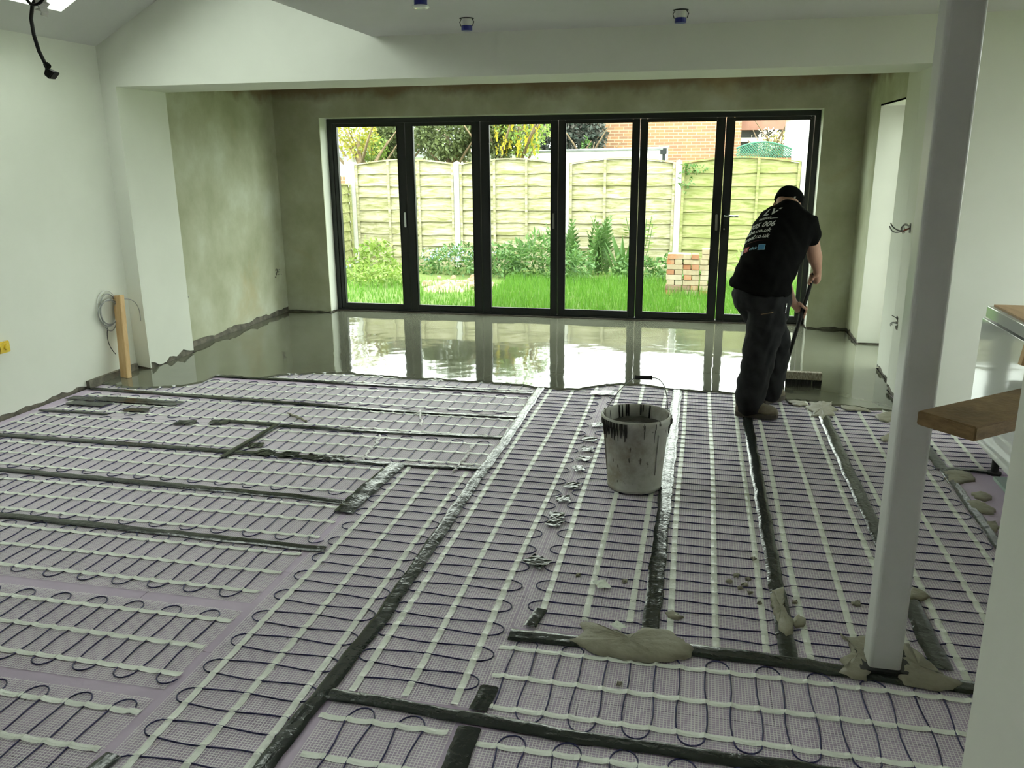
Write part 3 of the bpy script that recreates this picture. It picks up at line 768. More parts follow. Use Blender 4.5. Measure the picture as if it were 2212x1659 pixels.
splash('narrow grey smear at the screed edge right of the trampled heap', [(1815, 876), (1840, 876), (1872, 882), (1880, 889), (1852, 888), (1825, 884)], .004, .010, 19, jit=.012)
splash('thin screed puddle at the screed edge beside the white post', [(1890, 898), (1912, 890), (1935, 890), (1935, 905), (1918, 912), (1898, 906)], .008, .010, 9)
splash('flat grey dab in front of the screed edge near the post', [(1900, 945), (1922, 936), (1926, 950), (1910, 954)], .006, .010, 10)
splash('largest splash on the bare lilac board beside the kitchen unit', [(2035, 1018), (2060, 1014), (2090, 1020), (2105, 1030), (2110, 1040), (2085, 1042), (2065, 1048), (2045, 1042), (2038, 1028)], .010, .004, 11)
splash('oval splash on the bare lilac board, second from the unit foot', [(2098, 1065), (2120, 1062), (2145, 1072), (2146, 1080), (2125, 1082), (2105, 1075)], .008, .004, 12)
splash('broad splash at the lower part of the bare lilac board', [(2085, 1084), (2110, 1080), (2135, 1092), (2150, 1102), (2148, 1112), (2115, 1108), (2092, 1100)], .010, .004, 13)
splash('lowest splash on the bare lilac board beside the near wall', [(2120, 1128), (2150, 1126), (2160, 1140), (2150, 1150), (2130, 1145)], .008, .004, 14)
for i, (px, py, w) in enumerate([(1250, 1242, 5), (1350, 1255, 6), (1592, 1242, 8), (1575, 1255, 7), (1610, 1262, 6), (1620, 1280, 6), (1598, 1270, 5), (1616, 1250, 5), (1628, 1207, 5), (1338, 1476, 6), (1640, 1302, 5), (1718, 1300, 6), (1850, 1302, 9)]):
    cr_ = splash(['tiny grey crumb beside the white paper scrap, on its left', 'tiny grey crumb right of the white paper scrap', 'grey crumb of screed, leftmost in the cluster near the black tape', 'grey crumb low on the left of the cluster near the black tape', 'grey crumb in the middle of the cluster near the black tape', 'grey crumb at the front of the cluster near the black tape', 'small grey crumb between cluster centre and its front', 'grey crumb at the right of the cluster near the black tape', 'lone grey crumb on a white strip above the cluster', 'lone grey crumb below the largest grey splash', 'grey crumb in front of the cluster, beside a white strip', 'small grey crumb right of the long smear on the tape', 'flat grey crumb left of the white post'][i], [(px + w * math.cos(a) * (1 + .3 * math.sin(3 * a + i)), py + .55 * w * math.sin(a)) for a in [j * math.pi / 4 for j in range(8)]], .005, .008, 30 + i, name='screed_crumb')
    cr_['group'] = 'screed crumbs on the mats'
# whitish dribble lines across the mats
for i, (pts, lab) in enumerate([([(1022, 962), (1012, 975), (1003, 990), (990, 1004), (978, 1022)], 'long pale dribble of screed crossing the far mat beside the column'), ([(822, 942), (812, 958), (800, 972), (790, 985), (780, 995)], 'pale dribble of screed left of the long one'), ([(905, 888), (908, 905), (912, 922)], 'shortest pale dribble of screed, farthest from the viewer'), ([(622, 892), (640, 900), (665, 912)], 'brown-grey dribble near the third crosswise tape')]):
    k = MB(); r = random.Random(i)
    P = [onZ(x, y, .011) for x, y in pts]; fine2 = []
    for a, b in zip(P, P[1:]):
        for j in range(6): fine2.append(a.lerp(b, j / 6) + Vector((r.uniform(-.01, .01), r.uniform(-.01, .01), 0)))
    k.tube(fine2, [r.uniform(.004, .010) for _ in fine2], 6)
    tag(k.build('screed_dribble', 'net_thread' if i < 3 else 'mortar_wet', smooth=True), lab, 'screed splash', 'screed dribbles')

# ------------------------------------------------------------------ white steel post
def rounded_post(x0, x1, y0, y1, z0, z1, r=.014):
    k = MB(); prof = []
    for (cx, cy, a0) in ((x1 - r, y1 - r, 0), (x0 + r, y1 - r, 90), (x0 + r, y0 + r, 180), (x1 - r, y0 + r, 270)):
        for q in range(5):
            a = math.radians(a0 + q * 22.5); prof.append((cx + r * math.cos(a), cy + r * math.sin(a)))
    n = len(prof); k.v = [(x, y, z0) for x, y in prof] + [(x, y, z1) for x, y in prof]
    k.f = [(i, (i + 1) % n, n + (i + 1) % n, n + i) for i in range(n)] + [tuple(range(n))[::-1], tuple(range(n, 2 * n))]
    return k
po = thing('support_post', (.68, 2.70, 0), 'square white support post with rounded corners standing on the mats', 'post')
keep(rounded_post(.628, .731, 2.645, 2.75, .022, ZC - .001).build('shaft', 'white_paint'), po)
keep(boxo('base_plate', (.60, 2.628, .0), (.765, 2.78, .022), 'dark_gasket'), po)

# ------------------------------------------------------------------ thick board on trestles behind the near wall
ZPK = .965
A = onZ(1982, 887, ZPK); B = onZ(2101.7, 925.4, ZPK)
dl = Vector((.757, .653, 0)).normalized(); wd = Vector((dl.y, -dl.x, 0))
W_ = (B - A).dot(wd)
LEN, TH = 2.3, .042
k = MB(); rows = []
def bp(u, v, z): q = A + dl * u + wd * v; return (q.x, q.y, z)
k.hexa([bp(0, 0, ZPK - TH), bp(LEN, 0, ZPK - TH), bp(LEN, W_, ZPK - TH), bp(0, W_, ZPK - TH), bp(0, 0, ZPK), bp(LEN, 0, ZPK), bp(LEN, W_, ZPK), bp(0, W_, ZPK)])
pk = k.build('thick_board', 'old_board', bevel=.004)
tag(pk, 'thick brown scaffold board jutting out beside the white post', 'board')
for i, u in enumerate((.95, 1.95)):
    c = A + dl * u + wd * (W_ / 2)
    t = thing('trestle', (c.x, c.y, 0), ['timber trestle carrying the thick brown board, hidden behind the near wall', 'second timber trestle under the far end of the thick brown board'][i], 'trestle', 'trestles under the board')
    k = MB(); k.bar((c + wd * -.22) + Vector((0, 0, ZPK - TH - .035)), (c + wd * .22) + Vector((0, 0, ZPK - TH - .035)), .05, .07); keep(k.build('top_beam', 'pine'), t)
    for sv in (-1, 1):
        for su in (-1, 1):
            k = MB(); k.bar(c + wd * (.2 * sv) + dl * (.03 * su) + Vector((0, 0, ZPK - TH - .07)), c + wd * (.24 * sv) + dl * (.18 * su) + Vector((0, 0, .005)), .04, .03); keep(k.build('leg', 'pine'), t)

# ------------------------------------------------------------------ kitchen unit
ku = thing('kitchen_unit', (1.9, 4.3, 0), 'glossy white kitchen base unit on black feet, right of the post', 'cabinet')
KX, KY0, KY1 = 1.575, 2.75, 5.06
keep(boxo('carcass', (KX + .02, KY0, .15), (2.2, KY1 - .002, .79), 'white_gloss'), ku)
keep(boxo('side_panel', (KX, 4.02, .12), (KX + .019, KY1, .795), 'white_gloss', bevel=.002), ku)
keep(boxo('side_panel', (KX, KY0, .12), (KX + .019, 4.015, .795), 'white_gloss', bevel=.002), ku)
keep(boxo('edge_strip', (KX + .005, KY0, .805), (2.2, KY1 - .03, .868), 'white_gloss', bevel=.004), ku)
for (lx, ly) in ((1.63, 4.70), (1.63, 3.6), (2.1, 4.7), (2.1, 3.6), (1.63, 2.9), (2.1, 2.9)):
    k = MB(); k.lathe([(.035, 0), (.035, .014), (.019, .018), (.019, .10), (.028, .104), (.028, .149)], 14, (lx, ly, .0)); keep(k.build('foot', 'black_rubber'), ku)
wt = boxo('worktop_board', (KX + .03, KY0, .8685), (2.25, KY1 - .06, .880), 'worktop_wood'); tag(wt, 'light brown board lying on the white kitchen unit', 'worktop')
gb = MB(); gb.box((1.60, 3.9, .001), (1.68, 4.62, .018)); tag(gb.build('green_batten', 'pale_green_board'), 'pale green batten on the floor under the kitchen unit', 'batten')

# ------------------------------------------------------------------ bucket
BX, BY, BZ = -.268, 4.135, .0115
bu = thing('bucket', (BX, BY, BZ), 'dirty white plastic bucket standing on the mats', 'bucket')
k = MB(); k.lathe([(.130, .0), (.140, .004), (.1425, .02), (.139, .022), (.1655, .335), (.170, .34), (.170, .345), (.173, .348), (.1795, .36), (.180, .378), (.178, .392), (.172, .396), (.167, .392), (.165, .38), (.160, .30), (.142, .10)], 48, (BX, BY, BZ), capt=False); keep(k.build('shell', 'dirty_white_plastic', smooth=True), bu)
k = MB()
for (a0, h0) in ((math.radians(200), .30), (math.radians(318), .30), (math.radians(80), .3)):
    pts = [(BX + rr * math.cos(a0), BY + rr * math.sin(a0), BZ + z) for rr, z in ((.1475, .10), (.160, .25), (.1655, .32))]; k = MB(); k.tube(pts, [.003, .005, .006], 6); keep(k.build('moulded_rib', 'dirty_white_plastic', smooth=True), bu)
k = MB(); rr = []
for i in range(5):
    rad = (.163, .13, .09, .05, .005)[i]; rr.append((rad, .325 + (.0, .012, .018, .02, .02)[i]))
k.lathe(rr, 32, (BX, BY, BZ), capb=False); 
k.v = [(x, y, z + .008 * ns(x * 40, y * 37)) for x, y, z in k.v]
ms = keep(k.build('screed_inside', 'mortar_bucket', smooth=True), bu)
k = MB(); r = random.Random(3)
for i in range(30):
    a = math.radians(r.uniform(200, 260) if i < 18 else r.uniform(0, 360)); L = r.uniform(.01, .05); w = r.uniform(.002, .006)
    k.tube([(BX + q * math.cos(a), BY + q * math.sin(a), BZ + z) for q, z in ((.1805, .385), (.181, .37), (.180, .358), (.173, .347), (.1690, .335 - L))], [w, w, w, w * .8, w * .4], 5)
for i in range(26):
    a = math.radians(r.uniform(0, 360)); L = r.uniform(.01, .10); w = r.uniform(.002, .007)
    k.tube([(BX + q * math.cos(a), BY + q * math.sin(a), BZ + z) for q, z in ((.170, .393), (.1665, .378), (.160 - L * .08, .375 - L))], [w, w, w * .5], 5)
keep(k.build('dried_drips', 'mortar_bucket', smooth=True), bu)['kind'] = 'stuff'
# wire handle and grip
ga, gb_ = onY(1373, 815, BY - .0), onY(1408, 816, BY - .0)
la, ra_ = Vector((BX - .150, BY + .11, BZ + .378)), Vector((BX + .150, BY - .11 + .18, BZ + .378))
ra_ = onY(1420, 872, BY + .03); la = onY(1316, 868, BY + .06)
la = Vector((BX - .165, BY + .095, BZ + .375)); ra_ = Vector((BX + .155, BY + .115, BZ + .375))
def arc(p, q, ctl, n=10): return [p.lerp(ctl, t).lerp(ctl.lerp(q, t), t) for t in [i / n for i in range(n + 1)]]
k = MB(); k.tube(arc(la, ga, la.lerp(ga, .5) + Vector((-.012, 0, .035))), .0025, 6)
k.tube(arc(gb_, ra_, Vector((ra_.x - .005, ra_.y, gb_.z - .02))), .0025, 6); keep(k.build('wire_handle', 'grey_wire', smooth=True), bu)
k = MB(); dd = (gb_ - ga); k.tube([ga - dd * .04, ga, ga + dd * .1, ga + dd * .9, gb_, gb_ + dd * .04], [.009, .0125, .0105, .0105, .0125, .009], 12); keep(k.build('hand_grip', 'black_rubber', smooth=True), bu)
for p in (la, ra_):
    k = MB(); k.bar(p + Vector((0, 0, -.03)), p + Vector((0, 0, .012)), .022, .012); keep(k.build('handle_lug', 'dirty_white_plastic'), bu)

# ------------------------------------------------------------------ timber leaning in the corner, coil of cable, wall boxes
tb = Vector((-4.395, 5.60, .010)); tt = Vector((-4.445, 5.70, .655))
k = MB(); d = (tt - tb).normalized(); wx = Vector((.93, -.36, 0)).normalized(); wy = d.cross(wx).normalized()
wx = wy.cross(d).normalized()
def tp(p, a, b): return p + wx * a + wy * b
k.hexa([tp(tb, -.047, -.02), tp(tb, .047, -.02), tp(tb, .047, .02), tp(tb, -.047, .02), tp(tt, -.047, -.02), tp(tt, .047, -.02), tp(tt, .047, .02), tp(tt, -.047, .02)])
tag(k.build('timber_offcut', 'pine', bevel=.003), 'pale upright timber offcut leaning in the left corner', 'timber')
cc = thing('cable_coil', (-4.47, 5.62, .5), 'loose coil of grey cable behind the upright timber', 'cable')
r = random.Random(5)
for i in range(6):
    k = MB(); pts = []
    cy, cz, ry, rz = 5.60 + r.uniform(-.015, .02), .55 + r.uniform(-.02, .02), .105 + r.uniform(-.03, .015), .135 + r.uniform(-.05, .015)
    a0 = r.uniform(0, 6)
    for q in range(29):
        a = a0 + 2 * math.pi * q / 28 * .97; pts.append((-4.487 + .004 * i + .004 * math.sin(a * 2), cy + ry * math.cos(a), cz + rz * math.sin(a)))
    k.tube(pts, .0042, 6); keep(k.build('loop', 'grey_wire' if i % 3 else 'white_wire', smooth=True), cc)
k = MB(); k.tube(arc(Vector((-4.44, 5.72, .62)), Vector((-4.40, 5.865, .42)), Vector((-4.40, 5.90, .62)), 14), .0035, 6); keep(k.build('loop', 'grey_wire', smooth=True), cc)
k = MB(); k.tube(arc(Vector((-4.485, 5.58, .42)), Vector((-4.46, 5.60, .2)), Vector((-4.48, 5.52, .3)), 12), .003, 6); keep(k.build('loose_end', 'black_wire', smooth=True), cc)

yb = onX(8, 750, XL + .01)
yo = thing('socket_box', (XL, yb.y, yb.z), 'yellow electrical box plug low on the left wall', 'socket box')
keep(boxo('cap', (XL + .001, yb.y - .045, yb.z - .038), (XL + .022, yb.y + .045, yb.z + .038), 'yellow_plastic', bevel=.006), yo)
k = MB(); k.lathe([(.02, 0), (.02, .01), (.012, .012)], 12); q = k.build('knob', 'yellow_plastic'); q.rotation_euler = (0, math.pi / 2, 0); q.location = (XL + .021, yb.y + .01, yb.z); keep(q, yo)

def wall_patch(label, X, Y, z, nx, s=.035, seed=0):
    r = random.Random(seed); t = thing('chased_wire_outlet', (X, Y, z), label, 'wire outlet', 'unfinished wire outlets on the walls')
    k = MB()
    for i in range(10):
        yy, zz = Y + r.uniform(-s, s), z + r.uniform(-s, s) * 1.2; w, h = r.uniform(.004, .014), r.uniform(.004, .014)
        k.box((X + nx * .0005, yy - w, zz - h), (X + nx * .003, yy + w, zz + h))
    keep(k.build('broken_plaster', 'masonry'), t)
    for i in range(3):
        k = MB(); p = Vector((X + nx * .002, Y + r.uniform(-s, s), z + r.uniform(-s, s))); q = p + Vector((nx * .03, r.uniform(-.04, .04), r.uniform(-.05, .02)))
        k.tube(arc(p, q, p.lerp(q, .5) + Vector((nx * .03, 0, .02)), 6), .0028, 5); keep(k.build('wire', 'grey_wire', smooth=True), t)
    return t
p = onX(393, 643, XL); wall_patch('chased wire outlet on bare plaster of the left wall, nearer the viewer', XL, p.y, p.z, 1, seed=1)
p = onX(597, 590, XL); wall_patch('chased wire outlet on the left wall close to the back corner', XL, p.y, p.z, 1, seed=2)
p = onX(1938, 697, 1.40); wall_patch('chased wire outlet low on the right wall by the post', 1.40, max(p.y, 6.05), p.z, -1, seed=3)
p = onX(1966, 492, 1.40)
wt_ = thing('wire_tails', (1.40, p.y, p.z), 'curled grey wire tails sticking out of the right wall at switch height', 'wires')
k = MB(); k.box((1.3985, p.y - .022, p.z - .035), (1.3998, p.y + .022, p.z + .03)); keep(k.build('wall_hole', 'dark_gasket'), wt_)
for i, (o1, o2, o3) in enumerate([((-.03, .02, .05), (-.09, -.0, -.02), (-.03, -.01, -.03)), ((-.04, .0, .06), (-.05, .03, .0), (-.02, .0, -.02)), ((-.05, .0, -.05), (-.12, .0, .0), (-.12, .02, .03)), ((-.02, .02, .04), (-.06, .03, .03), (-.04, .0, -.04)), ((-.06, 0, -.03), (-.10, .02, -.06), (-.13, .0, .01))]):
    P0 = Vector((1.399, p.y, p.z)); pts = []
    c1, c2, c3 = P0 + Vector(o1), P0 + Vector(o2), P0 + Vector(o3)
    for q in range(13):
        t = q / 12; pts.append(P0 * (1 - t) ** 3 + c1 * 3 * t * (1 - t) ** 2 + c2 * 3 * t * t * (1 - t) + c3 * t ** 3)
    k = MB(); k.tube(pts, .0042, 6); keep(k.build('wire', 'grey_wire' if i % 2 == 0 else 'white_wire', smooth=True), wt_)
k = MB(); k.tube([(1.399, p.y, p.z - .005), (1.37, p.y - .01, p.z - .012), (1.35, p.y, p.z - .03)], .005, 6); keep(k.build('wire', 'red_wire', smooth=True), wt_)

# ------------------------------------------------------------------ flex with plug hanging from the sloped ceiling
YH = 2.6
hp_ = [onY(x, y, YH) for x, y in ((78, -6), (70, 12), (67, 40), (73, 75), (84, 110), (97, 136))]
hl = thing('hanging_flex', (hp_[0].x, YH, zslope(hp_[0].x)), 'black flex with a plug end dangling at the top left', 'cable')
k = MB(); top_ = Vector((hp_[0].x + .02, YH, zslope(hp_[0].x + .02) - .002))
k.tube([top_, top_.lerp(hp_[0], .5) + Vector((.015, 0, 0))] + hp_, .0062, 8); keep(k.build('flex', 'black_wire', smooth=True), hl)
k = MB(); k.tube([hp_[5], hp_[5].lerp(onY(109, 150, YH), .7)], [.009, .013], 8)
q0 = onY(104, 148, YH); q1 = onY(124, 157, YH); q2 = onY(113, 172, YH); q3 = onY(101, 162, YH)
th = Vector((0, .016, 0)); k.hexa([q0 - th, q1 - th, q2 - th, q3 - th, q0 + th, q1 + th, q2 + th, q3 + th]); keep(k.build('plug', 'black_rubber', bevel=.003), hl)
k = MB(); c_ = hp_[0] + Vector((0, 0, .02)); k.tube([c_ + Vector((.04 * math.cos(a), .01 * math.sin(a), .045 * math.sin(a))) for a in [i * math.pi / 9 for i in range(19)]], .005, 6); keep(k.build('flex_loop', 'black_wire', smooth=True), hl)
k = MB(); r = random.Random(2); rows = []
for i in range(9):
    t = i / 8; cpt = onY(80 + 20 * t, -8 + 46 * t, YH); w = .03 * (1 - t) + .004
    rows.append([(cpt.x - w + r.uniform(-.008, .008), YH + r.uniform(-.01, .01), cpt.z), (cpt.x, YH - .012, cpt.z + r.uniform(-.01, .01)), (cpt.x + w + r.uniform(-.008, .008), YH + .008, cpt.z)])
k.grid(rows); keep(k.build('torn_tape', 'rag'), hl)

# ------------------------------------------------------------------ downlights poking out of the ceiling
def downlight(px, py, label, tilt=0, bezel=False):
    c = onZ(px, py, ZC); t = thing('downlight', (c.x, c.y, ZC), label, 'downlight', 'unfitted downlights in the flat ceiling')
    k = MB(); k.lathe([(.044, -.001), (.044, -.004), (.036, -.006)], 24, (c.x, c.y, ZC), capb=False, capt=False); keep(k.build('ceiling_hole', 'dark_gasket'), t)
    if bezel:
        k = MB(); k.lathe([(.034, -.002), (.034, -.055)], 20, (c.x, c.y, ZC)); keep(k.build('can', 'blue_cap', smooth=False), t)
        k = MB(); k.lathe([(.036, -.056), (.046, -.060), (.046, -.066), (.034, -.072), (.022, -.066)], 24, (c.x, c.y, ZC)); keep(k.build('bezel', 'white_gloss', smooth=True), t)
    else:
        k = MB(); k.lathe([(.031, -.002), (.032, -.045)], 20, (c.x, c.y, ZC)); keep(k.build('can', 'white_paint'), t)
        k = MB(); k.lathe([(.0335, -.044), (.0335, -.070), (.030, -.072)], 20, (c.x, c.y, ZC)); keep(k.build('end_cap', 'blue_cap'), t)
        for s in (-1, 1):
            k = MB(); k.tube([(c.x + s * .033, c.y, ZC - .006), (c.x + s * .045, c.y, ZC - .022), (c.x + s * .036, c.y, ZC - .046)], .0025, 5); keep(k.build('spring_clip', 'black_wire'), t)
downlight(1008, 39, 'downlight can with blue end, middle one of three along the ceiling')
downlight(1471, 21, 'downlight can with blue end, right one of three along the ceiling')
downlight(908, -14, 'downlight with white bezel facing down, left one of three along the ceiling', bezel=True)

# ================================================================== OUTSIDE
ZG = -.20
gd = struct(empty('ground'))
k = MB(); k.box((-40, 8.95, ZG - .3), (40, 60, ZG)); k.box((4.2, -40, ZG - .3), (40, 8.95, ZG)); k.box((-40, -40, ZG - .3), (-4.85, 8.95, ZG)); k.box((-4.85, -40, ZG - .3), (4.2, -2.75, ZG))
k.build('garden_soil', 'lawn_soil', gd)
# grass blades
def blades(name, n, area, h, wdt, material, seed, zfun=None, lean=.35, segs=2):
    g = np.random.default_rng(seed)
    x = g.uniform(area[0], area[1], n); y = g.uniform(area[2], area[3], n)
    a = g.uniform(0, 2 * np.pi, n); hh = g.uniform(h[0], h[1], n); l = g.uniform(.05, lean, n) * hh; la = g.uniform(0, 2 * np.pi, n)
    w = g.uniform(.6, 1.2, n) * wdt
    dx, dy = np.cos(a) * w, np.sin(a) * w
    z0 = np.full(n, ZG)
    V = np.zeros((n, 5, 3))
    V[:, 0] = np.stack([x - dx, y - dy, z0], 1); V[:, 1] = np.stack([x + dx, y + dy, z0], 1)
    mx, my = x + np.cos(la) * l * .3, y + np.sin(la) * l * .3
    V[:, 2] = np.stack([mx + dx * .7, my + dy * .7, z0 + hh * .6], 1); V[:, 3] = np.stack([mx - dx * .7, my - dy * .7, z0 + hh * .6], 1)
    V[:, 4] = np.stack([x + np.cos(la) * l, y + np.sin(la) * l, z0 + hh], 1)
    me = bpy.data.meshes.new(name); faces = []
    for i in range(n):
        o = i * 5; faces.append((o, o + 1, o + 2, o + 3)); faces.append((o + 3, o + 2, o + 4))
    me.from_pydata(V.reshape(-1, 3).tolist(), [], faces); me.materials.append(MAT[material])
    o = bpy.data.objects.new(name, me); COL.objects.link(o); return o
# keep the bare patch of soil free of grass by laying the lawn in fields around it
gr = []
tag(blades('lawn_grass', 20000, (-2.9, 2.2, 9.6, 13.0), (.07, .20), .004, 'grass_blade', 1), 'long bright green lawn grass outside the doors', 'grass', kind='stuff')
tag(blades('rough_grass', 5500, (-6.2, -2.9, 9.6, 12.4), (.05, .14), .004, 'grass_blade', 2), 'thin short grass at the left end of the garden', 'grass', kind='stuff')
sc_ = onZ(985, 618, ZG); k = MB(); rr_ = random.Random(4); rows = []
n = 22
for f, z in ((1, -.03), (.8, .02), (.45, .05), (.05, .06)):
    rows.append([(sc_.x + f * (.62 + .12 * math.sin(3 * a)) * math.cos(a), sc_.y + f * (.75 + .1 * math.sin(2 * a + 1)) * math.sin(a), ZG + z + rr_.uniform(-.01, .02)) for a in [2 * math.pi * i / n for i in range(n + 1)]])
k.grid(rows); tag(k.build('soil_patch', 'bare_soil'), 'patch of bare pinkish soil in the lawn left of centre', 'soil', kind='stuff')
for i in range(14):
    a = rr_.uniform(0, 6.28); f = rr_.uniform(.1, .95); s = rr_.uniform(.03, .07)
    c = Vector((sc_.x + f * .6 * math.cos(a), sc_.y + f * .7 * math.sin(a), ZG + .06)); k = MB()
    pts = [c + Vector((s * rr_.uniform(.6, 1.2) * x, s * rr_.uniform(.6, 1.2) * y, s * .6 * rr_.uniform(.6, 1.2) * z)) for x, y, z in ((-1, -1, -1), (1, -1, -1), (1, 1, -1), (-1, 1, -1), (-.7, -.7, 1), (.7, -.7, 1), (.7, .7, 1), (-.7, .7, 1))]
    k.hexa(pts); tag(k.build('stone', 'bare_soil', bevel=.006), 'pale stone or clod on the bare soil patch', 'stone', 'stones on the soil patch')

# ---- fence
FY = 14.40
def slat_mesh(w, h0, seed, wavy=.012, top=None):
    r = random.Random(seed); k = MB(); n = 16
    f0, f1, b0, b1 = [], [], [], []
    for i in range(n + 1):
        t = i / n; x = t * w
        lo = wavy * (1.0 * ns(t * 3.1 + seed) + .35 * ns(t * 9 + seed * 2)); hi = h0 if top is None else top(t)
        f0.append((x, -.034, lo)); f1.append((x, -.002, hi)); b0.append((x, -.022, lo)); b1.append((x, .010, hi))
    k.grid([b0, f0, f1, b1, b0]); k.add([f0[0], f1[0], b1[0], b0[0]], [(0, 1, 2, 3)]); k.add([f0[-1], f1[-1], b1[-1], b0[-1]], [(0, 1, 2, 3)])
    return k
def fence_panel(p, q, label, m, seed, ztop=1.58, rise=.085, zb=ZG + .02):
    p = Vector((*p, 0)); q = Vector((*q, 0)); L = (q - p).length; ang = math.atan2(q.y - p.y, q.x - p.x)
    root = thing('lap_fence', (p.x, p.y, zb), label, 'fence', 'garden fence panels'); root.rotation_euler = (0, 0, ang)
    r = random.Random(seed); z = 0.0; H = ztop - zb; i = 0
    hs = [.13, .18, .185, .19, .19, .19, .185, .18]
    lev = [0]
    for h in hs: lev.append(lev[-1] + h)
    sc = (H - .17) / lev[-1]; lev = [l * sc for l in lev]
    for i in range(len(hs)):
        k = slat_mesh(L, (lev[i + 1] - lev[i]) + .025, seed * 31 + i); o = k.build('slat', m, root); o.location = (0, r.uniform(-.003, .003), lev[i]); o.rotation_euler = (0, r.uniform(-.006, .006), 0)
    k = slat_mesh(L, 0, seed * 31 + 40, top=lambda t: .15 + rise * math.sin(math.pi * t)); o = k.build('slat', m, root); o.location = (0, 0, lev[-1])
    k = MB(); n = 16; cap = [(L * i / n, H - .015 + rise * math.sin(math.pi * i / n)) for i in range(n + 1)]
    k.grid([[(x, y, z + dz) for x, z in cap] for (y, dz) in ((-.045, 0), (-.045, .022), (.03, .022), (.03, 0), (-.045, 0))]); k.build('capping_rail', m, root)
    for t in (.012, .34, .65, .988):
        hh = H - .02 + rise * math.sin(math.pi * t); boxo('batten', (L * t - .02, -.062, 0), (L * t + .02, -.036, hh), m, root)
        boxo('batten', (L * t - .02, .01, 0), (L * t + .02, .03, hh), m, root)
    return root
posts = [-6.09, -4.16, -2.23, -.37, 1.59, 3.5]
labs = ['wooden fence panel farthest left behind the garden', 'wooden fence panel behind the tall white post on the left', 'wooden fence panel behind the ferns', 'green-stained fence panel behind the brick stack', 'wooden fence panel beyond the right door jamb']
labs = ['pale wooden fence panel between the two leftmost fence posts', 'weathered fence panel directly right of the bright white fence post', 'fence panel behind the tall ferns and iris leaves', 'green-stained fence panel behind the person and brick stack', 'end fence panel right of the last visible fence post']
for i in range(5):
    fence_panel((posts[i] + .055, FY), (posts[i + 1] - .055, FY), labs[i], 'fence_wood' if i < 3 else 'fence_wood_green', i + 1)
fence_panel((-6.36, 12.55), (-6.17, 14.32), 'darker side fence panel running towards the house at far left', 'fence_wood_green', 9, ztop=1.25, rise=.0)
pl = ['leftmost concrete fence post', 'tall bright concrete fence post left of centre', 'concrete fence post hidden partly by a door stile at the centre', 'concrete fence post with ivy behind the brick stack', 'concrete fence post just above the head of the person', 'concrete fence post out to the right']
for i, x in enumerate(posts):
    k = MB(); k.box((x - .05, FY - .065, ZG - .02), (x + .05, FY + .055, 1.60)); k.add([(x - .05, FY - .065, 1.60), (x + .05, FY - .065, 1.60), (x + .05, FY + .055, 1.60), (x - .05, FY + .055, 1.60), (x, FY, 1.63)], [(0, 1, 4), (1, 2, 4), (2, 3, 4), (3, 0, 4)])
    tag(k.build('fence_post', 'concrete_post', bevel=.006), pl[i], 'fence post', 'concrete fence posts')

# ---- stacked bricks
kinds = ['brick_red', 'brick_buff', 'brick_plum', 'brick_cream', 'brick_orange']
cname = {'brick_red': 'dull red', 'brick_buff': 'buff', 'brick_plum': 'plum coloured', 'brick_cream': 'cream, mortar-crusted', 'brick_orange': 'bright orange'}
BL, BW, BH = .215, .1025, .068
pm = {}
def brick(x, y, z, ang, m, label, tilt=0):
    if m not in pm:
        k = MB(); k.box((-BL / 2, -BW / 2, 0), (BL / 2, BW / 2, BH)); o = k.build('brick', m, bevel=.004); pm[m] = o
    else:
        o = pm[m].copy(); COL.objects.link(o)
    o.location = (x, y, z); o.rotation_euler = (0, tilt, ang); tag(o, label, 'brick', 'reclaimed bricks stacked on the lawn')
    return o
r = random.Random(12)
ordn = ['bottom', 'second', 'third', 'fourth', 'fifth', 'sixth', 'seventh', 'eighth', 'ninth']
cols = [('left', -.305, 8), ('middle', -.075, 8), ('right', .155, 9)]
for cn, bx, n in cols:
    for c in range(n):
        z = ZG + .012 + c * (BH + .0035); j = r.uniform(-.012, .012); a = r.uniform(-.05, .05)
        head = (c + (cn == 'middle')) % 2 == 0
        for s in (-1, 1):
            m = r.choice(['brick_buff', 'brick_cream', 'brick_buff', 'brick_plum', 'brick_red', 'brick_orange'])
            if cn == 'left' and c >= n - 2: m = 'brick_orange' if s < 0 else 'brick_buff'
            where = ('left header of' if s < 0 else 'right header of') if head else ('front stretcher of' if s < 0 else 'back stretcher of')
            lab = '%s brick, %s %s course, %s column of the brick stack' % (cname[m], where, ordn[c], cn)
            if head: brick(bx + s * (BW / 2 + .004) + j, 11.84 + r.uniform(-.012, .012), z, math.pi / 2 + a * .6, m, lab)
            else: brick(bx + j, 11.84 + s * (BW / 2 + .004), z, a, m, lab)

